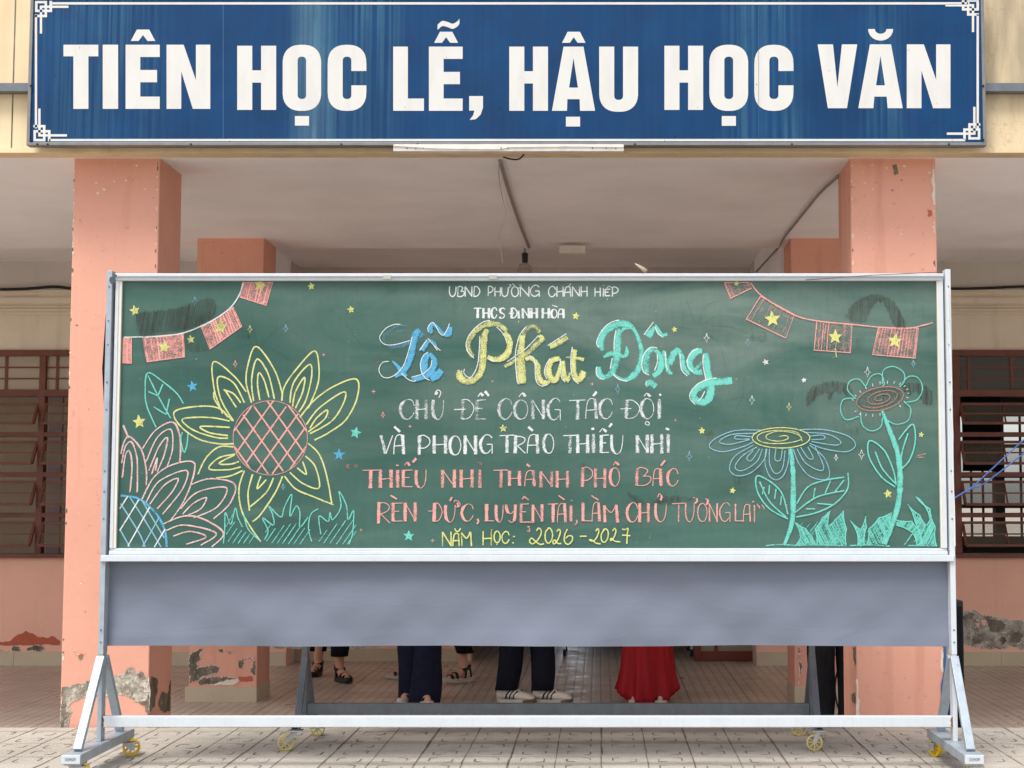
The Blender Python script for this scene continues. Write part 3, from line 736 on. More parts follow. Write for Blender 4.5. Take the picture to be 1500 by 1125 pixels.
def gU(m,x0,x1,y0,y1):
    o, i = stad(x0,y1-60,x1,y1+1.5,16), stad(x0+22,y1-60,x1-22,y1-16,16)
    sel = [j for j in range(len(o)) if o[j][1] > y1-30]
    oo = [o[j] for j in sel]; ii = [i[j] for j in sel]
    if oo[0][0] < oo[-1][0]: oo.reverse(); ii.reverse()
    oo = [(x1,y0)] + oo + [(x0,y0)]; ii = [(x1-22,y0)] + ii + [(x0+22,y0)]
    strip(m, oo, ii, False)
def gA(m,x0,x1,y0,y1):
    c = (x0+x1)/2
    pol(m,[(x0,y1),(x0+17,y0),(c,y0),(c,y0+17),(c-6.5,y0+60),(c,y0+60),(c,y1-17),(c-9,y1-17),(x0+22,y1)])
    pol(m,[(x1,y1),(x1-17,y0),(c,y0),(c,y0+17),(c+6.5,y0+60),(c,y0+60),(c,y1-17),(c+9,y1-17),(x1-22,y1)])
def gV(m,x0,x1,y0,y1):
    c = (x0+x1)/2
    pol(m,[(x0,y0),(x0+22.5,y0),(c,y1-31),(x1-22.5,y0),(x1,y0),(x1-15,y1),(x0+15,y1)])
def hat(m,x0,x1,y0,y1):
    c=(x0+x1)/2
    pol(m,[(x0,y1),(c-9,y0),(c+9,y0),(x1,y1),(x1-11.5,y1),(c,y0+8),(x0+11.5,y1)])
G = dict(T=gT,I=gI,E=gE,L=gL,N=gN,H=gH,O=gO,C=gC,U=gU,A=gA,V=gV)
words = [
 ('TIEN', [('T',93,144),('I',150.5,173),('E',184,234),('N',244,308)], 65.5,159.5),
 ('HOC', [('H',347.5,404.5),('O',414,470.5),('C',480,536.7)], 67,161),
 ('LE', [('L',576,621),('E',628.3,677.7)], 68.3,162.3),
 ('HAU', [('H',746,802.7),('A',808.5,871.7),('U',877.7,934.7)], 68.3,162.3),
 ('HOC', [('H',973.3,1030),('O',1039,1096),('C',1105,1162.3)], 67,161),
 ('VAN', [('V',1197.7,1255.7),('A',1257.3,1322.3),('N',1328.3,1392.3)], 65,158.5)]
for wi, (wd, ls, y0, y1) in enumerate(words):
    m = MB()
    for ch, a, bb in ls: G[ch](m, a, bb, y0, y1)
    if wi == 0: hat(m,191.5,227.5,43.3,60)
    if wi == 1: rect(m,432,170,452.7,184)
    if wi == 2:
        hat(m,636,671,46.5,62.7)
        t = spline([(641,40),(648,34.5),(656,36),(663,38.5),(670,35),(673,31)],5)
        strip(m,[(x,y-3.8) for x,y in t],[(x,y+3.8) for x,y in t],False)
        pol(m,[(687.3,140.7),(707.5,140.7),(707.5,158),(704,168),(697,174.5),(688,175.7),(693,169),(695,162),(687.3,162)])
    if wi == 3: hat(m,823.3,857.7,46.5,62.7); rect(m,829,171,849.7,185.3)
    if wi == 4: rect(m,1057.3,170,1078,184.3)
    if wi == 5:
        o = [(1290+18.3*math.cos(a), 42.5+17*math.sin(a)) for a in [math.pi*i/14 for i in range(15)]]
        i2 = [(1290+8.5*math.cos(a), 42.5+7*math.sin(a)) for a in [math.pi*i/14 for i in range(15)]]
        strip(m,o,i2,False)
    m.build('lettering', M['letter'], SP)
m = MB(); rect(m,326.6,7,327.4,203); rect(m,1111,7,1111.5,203); m.build('sheet_seam', simple('faded_blue_seam',(60,100,140),0.6), SP)
m = MB(); t = 3.4
rect(m,76,3.2,1418,3.2+t); rect(m,72,203.5,1414,203.5+t)
rect(m,51,21,51+t,188); rect(m,1430.5,21,1430.5+t,188)
m.build('border_line', M['letter'], SP)
def corner(cx, cy, sx, sy):            # knotted fret in each corner; unit taken from the photo's upper left corner
    m = MB(); w = 3.6
    def r(a, b, c, d):
        xs = sorted((cx+sx*a, cx+sx*c)); ys = sorted((cy+sy*b, cy+sy*d)); rect(m, xs[0], ys[0], xs[1], ys[1])
    r(0,0,17.6,w); r(0,w,w,16.5); r(14,w,17.6,24); r(w,13,14,16.5); r(7,7,14,10.4); r(7,10.4,10.4,48)
    r(0,20.4,7,24); r(10.4,20.4,14,24); r(17.6,13,25,16.5); r(21.2,0,25,13); r(17.6,7,21.2,10.4); r(25,7,49,10.4)
    m.build('corner_fret', M['letter'], SP)
corner(51.3,1.2,1,1); corner(1434,-1,-1,1); corner(49,207,1,-1); corner(1436,204.5,-1,-1)
m = MB()
for px in (45.5, 1440): 
    for py in (126, 205): q = P(px,py,YS-0.01); m.tube([q+Vector((0,-0.006,0)),q],0.006,8)
for px in (55,70,280,500,612,930,1160,1390): q = P(px,211.5,YS-0.01); m.tube([q+Vector((0,-0.006,0)),q],0.005,8)
m.build('screw', M['black'], SG)
# tube light under the sign
TLt = thing('tube_light', 'white fluorescent batten without tube under the blue sign', 'light fitting')
p, q = P(576,216.5,YS-0.03), P(914,216.5,YS-0.03)
m = MB(); m.box((p.x,YS-0.03,p.z-0.018),(q.x,YS+0.03,p.z+0.018)); m.build('batten', M['dirty_white'], TLt, 0.004)
m = MB()
for px in (596,609,620,734,744,868,888,902):
    s = P(px,217,YS-0.03); m.tube([s+Vector((0,-0.004,0)),s],0.004,8)
m.build('screw', M['galv_dark'], TLt)
m = MB(); m.tube([P(x,y,YS-0.034) for x,y in ((576,214),(640,218),(733,219),(745,216),(830,215),(914,216))],0.0022,6); m.build('lead_wire', M['wire'], TLt)

# ------------------------------------------------------------------ cables and small fittings
def cord(name, label, cat, pts, r, mat, group=None, per=6):
    m = MB(); m.tube(spline([tuple(p) for p in pts], per), r, 8); return tag(m.build(name, mat, None, 0, True), label, cat, group)
zc = ZC - 0.012
cord('ceiling_conduit', 'grey cable conduit crossing the ceiling behind the sign to the bulb', 'cable', [PZ(x,y,zc) for x,y in ((733,236),(740,262),(748,288),(757,315),(766,340),(775,362))], 0.011, M['conduit'])
cord('dangling_wire', 'thin pale wire dangling from the ceiling beside the conduit', 'wire', [P(732,226,7.9),P(731,262,8.2),P(738,298,8.2),P(741,316,8.2),P(733,335,8.2),P(733,360,8.2),P(736,386,8.2)], 0.0022, M['wire'])
cord('black_wire', 'short black wire loop hanging under the tube light', 'wire', [P(737,230,7.8),P(748,233,7.8),P(760,233,7.8),P(768,226,7.8)], 0.004, M['black'])
cord('ceiling_cable', 'grey cable curving across the ceiling to the right rear pillar', 'cable', [PZ(x,y,zc) for x,y in ((1228,258),(1200,284),(1175,315),(1150,346),(1146,352))]+[P(1141,361,10.8),P(1126,378,11.2),P(1108,398,11.6)], 0.008, M['conduit'])
cord('wall_cable', 'black cable sagging along the wall above the left window', 'cable', [P(x,y,YW-0.045) for x,y in ((-900,424),(-600,432),(-350,423),(-140,428),(-60,425),(0,424),(40,423),(79,420),(110,423),(160,424),(240,422))], 0.012, M['black'])
cord('wall_cable', 'black cable running along the wall above the right window', 'cable', [P(x,y,YW-0.045) for x,y in ((1300,424),(1380,423),(1430,422.5),(1488,420),(1510,420),(1600,423),(1800,420),(2050,430),(2300,422))], 0.011, M['black'])
EB = thing('pendant_bulb', 'bare bulb in a black socket hanging over the board', 'light bulb')
q = P(769,364,10.7); zz0 = q.z
m = MB(); m.tube([q,q-Vector((0,0,0.03))],0.004,8); m.tube([q-Vector((0,0,0.03)),q-Vector((0,0,0.035)),q-Vector((0,0,0.1))],[0.012,0.022,0.02],12); m.build('socket', M['black'], EB)
m = MB(); m.tube([q-Vector((0,0,z)) for z in (0.1,0.12,0.16,0.2,0.235,0.25)],[0.02,0.045,0.055,0.052,0.03,0.01],16); m.build('bulb', M['bulb'], EB, 0, True)
EL = thing('emergency_light', 'small white box light on the ceiling edge over the board', 'light fitting')
q = P(838.5,366,10.6); m = MB(); m.box((q.x-0.09,10.55,q.z-0.03),(q.x+0.09,10.66,q.z+0.024)); m.build('housing', M['white_plastic'], EL, 0.008)
m = MB(); m.box((q.x-0.075,10.545,q.z-0.02),(q.x+0.075,10.55,q.z+0.0)); m.build('lens', M['dirty_white'], EL)
m = MB(); 
pts = [P(x,y,6.72) for x,y in ((930,386),(936,390),(942,394),(947,398))]
m.tube(pts,[0.002,0.006,0.009,0.01],8); tag(m.build('cloth_scrap', M['wire'], None, 0, True), 'small pale scrap sticking up behind the top edge of the board', 'scrap')

# ------------------------------------------------------------------ rolling blackboard stand
YP = 6.74
ST = thing('rolling_blackboard', 'wide green rolling chalkboard with chalk flowers in a white frame', 'blackboard')
YBd = 6.745                       # writing surface
def fx(px, Y, py=600): return P(px,py,Y).x
bx0, bx1 = fx(176,YBd), fx(1374,YBd); bz0, bz1 = P(775,803,YBd).z, P(775,412,YBd).z
m = MB(); m.box((bx0-0.01,YBd,bz0-0.01),(bx1+0.01,YBd+0.02,bz1+0.01)); BP = m.build('board_panel', M['board'], ST)
m = MB(); m.box((bx0-0.03,YBd+0.021,bz0-0.02),(bx1+0.03,YBd+0.032,bz1+0.02)); m.build('backing_sheet', M['galv_dark'], ST)
fr = MB(); fy = YBd - 0.022
zt = P(775,402,YBd).z; zb = P(775,812.5,YBd).z
fx0, fx1 = fx(167,YBd), fx(1383,YBd)
fr.box((fx0,fy,bz1),(fx1,YBd+0.02,zt-0.012)); fr.box((fx0,fy-0.012,zt-0.014),(fx1,YBd+0.03,zt))
fr.box((fx0,fy-0.004,zb),(fx1,YBd+0.02,zb+0.017)); fr.box((fx0,fy+0.008,zb+0.017),(fx1,YBd+0.02,bz0))
fr.box((fx0,fy+0.002,bz0),(bx0-0.012,YBd+0.02,bz1)); fr.box((bx1+0.008,fy+0.002,bz0),(fx1,YBd+0.02,bz1))
FR = fr.build('frame', M['alu'], ST, 0.002)
m = MB(); m.box((bx0-0.0118,fy+0.006,bz0+0.001),(bx0,YBd+0.015,bz1-0.001)); m.box((bx1,fy+0.006,bz0+0.001),(bx1+0.0078,YBd+0.015,bz1-0.001)); m.build('frame_lip', M['alu_cream'], ST)
m = MB(); m.box((fx(157,YBd),fy-0.022,P(775,822,YBd).z),(fx(1391,YBd),YBd+0.025,zb-0.001)); m.build('chalk_rail', M['alu'], ST, 0.003)
tp = MB()                                # strips of tape and grime on the top bar
for px in (567,722): tp.add([P(px-6,403,fy-0.0135),P(px+6,403.4,fy-0.0135),P(px+5.4,409,fy-0.0135),P(px-5.6,408.6,fy-0.0135)],[(0,1,2,3)])
tp.build('tape', simple('old_tape', (168,166,156), 0.5, 0, 0.1, 20), FR)
def post_xy(pxt, pxb):
    return (P(pxt,400,YP).x + P(pxb,1080,YP).x)/2
pxl, pxr = P(163.5,402,YP).x, P(1386.5,400,YP).x
zg = 0.115                               # top of foot tubes
posts = []
for x, top in ((pxl, P(163,399,YP).z), (pxr, P(1386,397,YP).z)):
    sg = -1 if x < 0 else 1
    m = MB(); m.box((x-0.010,YP-0.026,zg),(x+0.010,YP+0.026,top))
    m.box((x-0.0118,YP-0.028,P(775,958,YP).z),(x+0.0118,YP+0.028,top+0.004))
    po = m.build('post', M['galv'] if sg < 0 else M['alu'], ST, 0.002)
    m = MB()
    for py in (420,470,505,560,600,690,720,760,923,941):
        q = P(775,py,YP-0.028); m.tube([Vector((x,YP-0.030,q.z)),Vector((x,YP-0.027,q.z))],0.004,8)
    m.build('rivet', M['galv_dark'], po)
    # foot, braces, casters
    yf, yr = 6.375, 7.10
    xc0 = x - 0.002
    m = MB(); m.box((xc0-0.041,yf,zg-0.040),(xc0+0.041,yr,zg)); ft = m.build('foot', M['galv'], ST, 0.004)
    m = MB(); m.box((xc0-0.039,yf-0.004,zg-0.038),(xc0+0.039,yf,zg-0.002)); ec = m.build('end_cap', M['alu'], ft, 0.003)
    zj = P(775,962,YP).z
    for yy, y2 in ((YP-0.02, yf+0.075), (YP+0.025, yr-0.09)):
        m = MB(); m.bar((x,yy,zj),(x,y2,zg+0.005),0.025,0.036,(1,0,0)); m.build('brace', M['galv'], ST, 0.002)
    for yy in (yf+0.06, yr-0.06):
        s = MB(); s.box((xc0-0.035,yy-0.04,zg-0.0485),(xc0+0.035,yy+0.04,zg-0.0405)); 
        rot = R(25 if sg<0 else -62) if yy > 6.7 else R(10)
        u = Vector((math.cos(rot),math.sin(rot),0)); nrm = Vector((-u.y,u.x,0)) # u: rolling direction
        hub = Vector((xc0+0.0,yy,0.0395)) + u*0.018
        if yy > 6.7: hub.x += 0.05 * (1 if sg < 0 else -1) * 0.55
        for e in (-1,1):
            a0 = Vector((hub.x,hub.y,0)) - u*0.018 + nrm*e*0.017 + Vector((0,0,zg-0.052)); 
            s.add([a0-u*0.028,a0+u*0.028,hub+u*0.010+nrm*e*0.017-Vector((0,0,0.012)),hub-u*0.010+nrm*e*0.017-Vector((0,0,0.012)),
                   a0-u*0.028+nrm*e*0.003,a0+u*0.028+nrm*e*0.003,hub+u*0.010+nrm*e*0.020-Vector((0,0,0.012)),hub-u*0.010+nrm*e*0.020-Vector((0,0,0.012))],
                  [(0,1,2,3),(7,6,5,4),(0,4,5,1),(1,5,6,2),(2,6,7,3),(3,7,4,0)])
        s.box((hub.x-0.03,yy-0.03,zg-0.060),(hub.x+0.03,yy+0.03,zg-0.052))
        ca = s.build('caster', M['zinc'], ST)
        wm = MB(); n = 28
        prof = [(0.039,-0.010),(0.0395,0),(0.039,0.010),(0.031,0.012),(0.030,0.006),(0.030,-0.006),(0.031,-0.012)]
        rings = [[hub+nrm*h+(u*math.cos(2*math.pi*j/n)+Vector((0,0,1))*math.sin(2*math.pi*j/n))*r for j in range(n)] for r,h in prof+[prof[0]]]
        wm.loft(rings, False)
        for k in range(7):
            a = 2*math.pi*k/7; d = u*math.cos(a)+Vector((0,0,1))*math.sin(a); wm.bar(hub+d*0.008,hub+d*0.032,0.006,0.014,nrm)
        wm.tube([hub-nrm*0.013,hub+nrm*0.013],0.011,12)
        wm.build('wheel', M['yellow'], ca, 0, False)
m = MB(); zr0, zr1 = P(775,1064.5,YP).z, P(775,1048.5,YP).z
m.box((pxl+0.0105,YP-0.02,zr0),(pxr-0.0105,YP+0.02,zr1)); RL = m.build('bottom_rail', M['alu'], ST, 0.003)
rust = simple('rust', (112,70,48), 0.9, 0, 0.35, 40)
for xr_, sg_ in ((pxl+0.0105,1),(pxr-0.0105,-1)):
    m = MB(); m.poly([(xr_+sg_*a_, YP-0.0212, zr0+(zr1-zr0)*b_) for a_,b_ in ((0,0.02),(0.006,0.05),(0.009,0.25),(0.006,0.4),(0.01,0.6),(0.007,0.85),(0.003,0.98),(0,0.98))]); m.build('rust_stain', rust, RL)
# loose black backing strips behind the posts
m = MB(); pts = [(158,430),(154,480),(150,540),(153,600),(156,612),(153,640),(152,700),(151,790),(162,800),(166,430)]
m.poly([P(x,y,YP+0.04) for x,y in pts]); o = m.build('backing_cloth', M['blackcloth'], ST); sol = o.modifiers.new('s','SOLIDIFY'); sol.thickness = 0.004
m = MB(); m.tube([P(x,y,YP-0.045) for x,y in spline([(1388,420),(1390,470),(1394,560),(1393,580),(1394,600),(1396,640),(1395,680),(1398,740),(1399,800)],4)],0.0022,6); m.build('tie_wire', M['white_plastic'], ST)
m = MB(); m.tube([P(1180,410,YP-0.02),P(1280,403,YP-0.045),P(1378,398.5,YP-0.04)],0.0016,6); m.build('lead_wire', simple('brown_wire',(110,62,48)), ST)
m = MB(); m.poly([P(x,y,YP-0.031) for x,y in ((161,406),(166,405),(170,412),(167,414),(163,416),(160,411))]); m.poly([P(x,y,YP-0.031) for x,y in ((168,402),(171,402),(171,405),(168,405))]); m.build('torn_tape', simple('dark_tape',(70,76,82),0.6), ST)

# ---- chalk on the board
class Chalk:
    off = 0
    def __init__(s): s.v=[]; s.f=[]; s.u=[]; s.c=[]
    def ribbon(s, pts, w, col, d=0.85, smooth=True, closed=False, jit=0.25):
        k = len(pts)
        ws = list(w) if isinstance(w,(list,tuple)) else [w]*k
        q = [(p[0],p[1],ww) for p,ww in zip(pts,ws)]
        if smooth and k > 2: q = spline(q, 6, closed)
        elif k == 2: q = [tuple(a+(b-a)*t/4 for a,b in zip(q[0],q[1])) for t in range(5)]
        if closed: q = q + [q[0]]
        n = len(q); b = len(s.v); Lacc = rnd.random()*10; Chalk.off += 1
        o = 0.0008 + (Chalk.off % 400)*0.00001
        for i,(x,y,ww) in enumerate(q):
            p0, p1 = q[max(i-1,0)], q[min(i+1,n-1)]
            if closed and i in (0, n-1): p0, p1 = q[n-2], q[1]
            dx, dy = p1[0]-p0[0], p1[1]-p0[1]; L = math.hypot(dx,dy) or 1
            nx, ny = -dy/L, dx/L; hw = max(0.25, ww/2*(1+rnd.uniform(-0.12,0.12))); jx = rnd.uniform(-jit,jit)*0.3
            yy = YBd - o - i*0.0000004
            s.v += [tuple(P(x+nx*(hw+jx),y+ny*(hw+jx),yy)), tuple(P(x-nx*(hw-jx),y-ny*(hw-jx),yy))]
            Lacc += L*0.003
            s.u += [(Lacc,0.0),(Lacc,1.0)]; s.c += [(*col,d),(*col,d)]
            if i: s.f.append((b+2*i-2,b+2*i-1,b+2*i+1,b+2*i))
    def fill(s, pts, col, d=0.6, smooth=False):
        if smooth: pts = spline(pts,5,True)
        Chalk.off += 1; o = 0.0008 + (Chalk.off % 400)*0.00001; b = len(s.v)
        w = [P(x,y,YBd-o) for x,y in pts]; s.v += [tuple(p) for p in w]
        s.u += [(0,0.5)]*len(w); s.c += [(*col,d)]*len(w)
        for t in tessellate_polygon([w]): s.f.append(tuple(b+i for i in t))
    def build(s, name, label=None, mat='chalk'):
        me = bpy.data.meshes.new(name); me.from_pydata(s.v,[],s.f); me.materials.append(M[mat])
        uv = me.uv_layers.new(name='UVMap'); at = me.color_attributes.new('chalk','FLOAT_COLOR','POINT')
        for i,c in enumerate(s.c): at.data[i].color = c
        for l in me.loops: uv.data[l.index].uv = s.u[l.vertex_index]
        o = bpy.data.objects.new(name, me); COL.objects.link(o); o.parent = BP
        if label: o['label'] = label
        return o
WH, YL, PK, CY_, BL = lin((212,216,214)), lin((208,208,138)), lin((222,158,150)), lin((112,198,182)), lin((92,164,200))
LBL = lin((134,178,192)); PYL = lin((208,208,128)); DK = lin((44,58,54)); DR = lin((66,50,48)); BRN = lin((176,120,108)); RED = lin((188,62,96))
A = (150,390,3.75); Bv = (150,540,3.75); Cv = (500,390,5); D = (780,390,5); Fv = (800,590,4.6875); Gv = (1010,390,3.75); H = (1010,540,3.75)
L1 = (640,405,5.357); L2a = (570,565,7.143); L2b = (770,565,7.143); L3a = (540,618,6.522); L3b = (770,618,6.522); L4a = (500,665,6); L4b = (750,665,6)
L5a = (540,720,7.5); L5b = (730,720,7.5); L5c = (920,720,7.143)
S1 = (545,460,10.229); S2 = (655,460,10.229); S3 = (770,470,11.25); S4 = (865,460,10.231); S5 = (960,490,10.231)
def pp(t):                                  # "x,y x,y" -> points
    return [tuple(float(n) for n in w.split(',')) for w in t.split()]
def K(ch, v, col, w, *lines, d=0.85, smooth=True, closed=False):     # strokes in the coordinates of one zoomed view
    for t in lines: ch.ribbon(view(v, pp(t)), w, col, d, smooth, closed)
# stroke alphabet: (thickness list or T/t, points)
E_ = 0.0
def oval(n=14, a0=-70, a1=290):
    return [(0.5+0.5*math.cos(R(a)),0.5+0.5*math.sin(R(a))) for a in [a0+(a1-a0)*i/n for i in range(n+1)]]
def crescent(pts, T, t):                    # thick on the left side of the curve
    return [t+(T-t)*max(0,min(1,(0.42-x)/0.3)) for x,y in pts]
FONT = {
 'I': [('T',[(0.5,0),(0.5,1)])], 'T': [('t',[(0,0.02),(1,0)]),('T',[(0.53,0.01),(0.5,1)])],
 'H': [('T',[(0,0),(0,1)]),('T',[(1,0),(1,1)]),('t',[(0,0.52),(1,0.48)])],
 'N': [('T',[(0,0.02),(0,1)]),('t',[(0,0.03),(1,0.95)]),('T',[(1,0),(1,1)])],
 'E': [('T',[(0,0),(0,1)]),('t',[(0,0.02),(1,0)]),('t',[(0,0.45),(0.65,0.44)]),('t',[(0,0.99),(1,0.98)])],
 'L': [('T',[(0,0),(0,1)]),('t',[(0,0.98),(1,0.98)])],
 'V': [('T',[(0.05,0),(0.42,1)]),('t',[(0.45,0.98),(1,0)])],
 'A': [('t',[(0,1),(0.06,0.5),(0.22,0.12),(0.5,0),(0.8,0.02)]),('T',[(0.88,0.0),(1,1)]),('t',[(0.03,0.58),(1,0.55)])],
 'M': [('T',[(0,0.05),(0.05,1)]),('t',[(0,0.08),(0.3,0.35),(0.5,0.45),(0.7,0.3),(0.86,0.02)]),('T',[(0.9,0.02),(1,1)])],
 'P': [('T',[(0.05,0.02),(0,1)]),('t',[(0,0.05),(0.45,0),(0.95,0.18),(0.95,0.45),(0.55,0.64),(0.1,0.66)])],
 'R': [('T',[(0.05,0),(0,1)]),('t',[(0,0.12),(0.45,0.05),(0.95,0.18),(0.8,0.42),(0.2,0.56)]),('t',[(0.2,0.56),(1,0.98)])],
 'B': [('T',[(0.05,0.05),(0,1)]),('t',[(0,0.1),(0.35,0),(0.8,0.14),(0.55,0.46)]),('t',[(0.45,0.48),(0.95,0.5),(1,0.75),(0.6,0.98),(0,0.98)])],
 'D': [('T',[(0.08,0),(0,1)]),('t',[(0,0.02),(0.5,0.02),(0.95,0.3),(0.98,0.6),(0.6,0.92),(0,1)])],
 'Y': [('T',[(0,0),(0.05,0.25),(0.25,0.48)]),('t',[(0.2,0.45),(0.5,0.5),(0.85,0.35)]),('T',[(1,0),(0.95,0.6),(0.85,0.9)]),('t',[(0.85,0.9),(0.55,1.0),(0.25,0.88)])],
 'G': [('c',[(1,0.17),(0.75,0),(0.4,0.03),(0.05,0.35),(0.03,0.65),(0.25,0.95),(0.6,1.0),(0.9,0.8)]),('t',[(0.55,0.52),(1,0.52)]),('t',[(1,0.52),(1,1.03)])],
 'C': [('c',[(1,0.3),(0.85,0.06),(0.5,0),(0.12,0.22),(0.02,0.55),(0.2,0.9),(0.55,1),(0.85,0.85),(1,0.65)])],
 'S': [('c',[(1,0.12),(0.6,0),(0.15,0.15),(0.25,0.42),(0.8,0.6),(0.85,0.85),(0.4,1),(0,0.9)])],
 'O': [('o',oval())], 'U': [('c',[(0.05,0),(0.02,0.45),(0.12,0.8),(0.45,1),(0.8,0.85),(0.97,0.45),(1,0)])],
}
def text(ch, v, y0, y1, T, t, col, d, items, wob=0.02):
    for it in items:
        c, a, b = it[:3]; ya, yb = (it[3], it[4]) if len(it) > 3 else (y0, y1)
        if c == 'I': b = a + 1
        for kind, pts in FONT[c]:
            q = [(a+(b-a)*x, ya+(yb-ya)*y+rnd.uniform(-wob,wob)*(yb-ya)*0.6) for x,y in pts]
            if kind == 'T': ch.ribbon(view(v,q), T/v[2], col, d-rnd.uniform(0.0,0.16), True)
            elif kind == 't': ch.ribbon(view(v,q), t/v[2], col, d+0.06, True)
            else: ch.ribbon(view(v,q), [w/v[2] for w in crescent(pts,T*0.9,t)], col, d-0.02, True)
def mark(ch, v, col, w, *lines, d=0.85):
    for ln in lines: ch.ribbon(view(v, pp(ln)), w/v[2], col, d)

c = Chalk()
text(c, L1, 78,158, 9.5,9, WH, 0.96, [('U',97,150),('B',163,213),('N',222,274),('D',290,336),('P',402,440,75,152),('H',455,498,85,155),('U',507,560,85,158),('O',585,640,80,158),('N',655,722),('G',732,803,70,155),('C',875,930,78,160),('H',942,990),('A',1000,1050,80,158),('N',1063,1118),('H',1132,1178),('H',1240,1282,88,156),('I',1306,0,92,158),('E',1320,1360,100,152),('P',1376,1422,82,158)])
mark(c, L1, WH, 7, '560,88 575,80 580,66 566,64', '592,56 612,72', '640,92 660,82 658,68 646,68', '1028,82 1052,56', '1306,70 1308,75', '1332,92 1352,76 1372,90', '1336,176 1339,180')
c.build('chalk_lettering', 'thin white chalk line of capitals at the top of the board')
c = Chalk()
text(c, L1, 248,328, 21,9, WH, 0.92, [('T',290,350),('H',365,408),('C',428,470,245,328),('S',490,535,248,328),('D',585,628),('I',642,0,268,330),('N',674,722),('H',742,785),('H',830,878),('O',898,942,258,326),('A',950,996,255,328)])
mark(c, L1, WH, 9, '563,290 606,287', '638,354 644,354', '905,226 925,232 946,240')
c.build('chalk_lettering', 'short bold white chalk line under the top line')
c = Chalk()
text(c, L2a, 145,350, 40,10, WH, 0.72, [('C',115,262),('H',292,388),('U',455,570,150,352),('D',762,885,142,350),('E',918,1012,148,352),('C',1145,1285,138,350),('O',1312,1450,150,350)])
text(c, L2b, 145,350, 38,10, WH, 0.74, [('N',74,186),('G',232,362,135,355),('T',455,628,150,358),('A',628,740,135,345),('C',772,908,135,345),('D',1050,1190,148,345),('O',1210,1340,135,345),('I',1398,0,140,348)])
mark(c, L2a, WH, 11, '480,95 490,62 515,45 540,65 535,95 520,125', '930,115 962,75 985,108', '1358,118 1398,76 1432,115', '680,250 800,245')
mark(c, L2a, WH, 28, '486,92 505,66', '962,82 984,106', '1002,58 1044,106', '1402,82 1425,112')
mark(c, L2b, WH, 26, '743,62 706,108', '1398,98 1418,92', '1278,88 1306,114'); mark(c, L2b, WH, 9, '1238,112 1268,78 1290,100', '992,242 1105,240', '1250,395 1265,375 1290,385 1292,410 1262,408 1250,395')
c.build('chalk_lettering', 'white chalk capitals, first line under the big script')
c = Chalk()
text(c, L3a, 128,305, 34,10, WH, 0.86, [('V',112,230),('A',240,335,122,310),('P',482,585,128,312),('H',626,735,128,302),('O',776,880,135,315),('N',922,1022,128,310),('G',1066,1180,125,298),('T',1250,1390,128,296),('R',1400,1497,128,302)])
text(c, L3b, 120,300, 34,10, WH, 0.8, [('A',15,118),('O',172,268,115,302),('T',358,485,128,302),('H',498,592),('I',648,0,118,296),('E',722,795,126,296),('U',818,928,122,306),('N',1068,1162,125,298),('H',1206,1300),('I',1362,0,115,294)])
mark(c, L3a, WH, 24, '245,45 300,95'); mark(c, L3b, WH, 24, '25,48 70,85', '628,70 655,62', '825,15 797,50', '745,72 775,94', '1338,64 1372,74'); mark(c, L3b, WH, 9, '705,98 738,62 752,88')
c.build('chalk_lettering', 'white chalk capitals, second line under the big script')
c = Chalk()
text(c, L4a, 138,296, 32,8, PK, 0.84, [('T',185,325,140,302),('H',343,438),('I',495,0,140,295),('E',545,625,140,290),('U',655,745,140,300),('N',890,994),('H',1054,1150),('I',1216,0,138,298),('T',1338,1465,142,294)])
xh = (1478/6+500-750)*6
text(c, L4b, 145,284, 30,8, PK, 0.82, [('H',xh,66,148,280),('A',112,196),('N',254,350,150,292),('H',397,488,148,296),('P',618,708,115,292),('H',733,816,130,296),('O',862,945,120,282),('B',1095,1218,120,278),('A',1238,1312,128,284),('C',1366,1460,130,282)])
mark(c, L4a, PK, 24, '492,95 492,106', '658,38 628,74', '582,76 602,104'); mark(c, L4a, PK, 8, '555,100 580,70', '745,140 742,240')
mark(c, L4a, BRN, 14, '48,92 52,128', '66,90 66,130', '124,95 124,126', '140,95 142,126', '1196,85 1215,74 1234,88 1215,98', d=0.6)
mark(c, L4b, PK, 20, '130,90 158,112', '1346,56 1308,102', '915,72 940,98'); mark(c, L4b, PK, 8, '892,98 912,64'); mark(c, L4b, BRN, 16, '962,66 972,62', '985,44 1000,40', d=0.5)
c.build('chalk_lettering', 'pink chalk capitals beginning with quote marks')
c = Chalk()
text(c, L5a, 125,328, 38,9, PK, 0.86, [('R',108,232,112,352),('E',268,372),('N',402,512,120,330),('D',718,805,128,330),('U',842,950,148,335),('C',1022,1150,138,325),('L',1296,1375,135,325),('U',1398,1478,148,335)])
text(c, L5b, 135,335, 34,9, PK, 0.86, [('Y',85,188,142,342),('E',250,335,135,335),('N',380,480,140,330),('T',545,655,135,340),('A',648,738,130,338),('I',798,0,152,328),('L',930,1030,125,325),('A',1030,1110,120,330),('M',1165,1310,140,338),('C',1412,1530,125,338)])
text(c, L5c, 122,320, 32,9, PK, 0.86, [('H',122,212),('U',285,400,125,315)])
text(c, L5c, 122,318, 17,9, PK, 0.82, [('T',460,595),('U',600,692,120,315),('O',730,826,122,315),('N',852,932),('G',958,1066,118,310),('L',1124,1215,130,310),('A',1205,1280,135,318),('I',1322,0,140,322)])
mark(c, L5a, PK, 20, '240,42 310,84', '916,60 892,104', '975,120 985,170', '1196,300 1206,330 1190,356'); mark(c, L5a, PK, 9, '945,150 975,172 1005,150 990,110 950,98 938,118', '655,215 735,213', '1478,148 1470,290')
mark(c, L5b, PK, 16, '262,84 285,50', '288,58 335,94', '660,42 728,92', '1022,45 1100,95', '795,100 812,98', '855,312 866,335 842,366', '320,385 345,390', '340,405 345,440 318,430', '240,335 395,338', d=0.75)
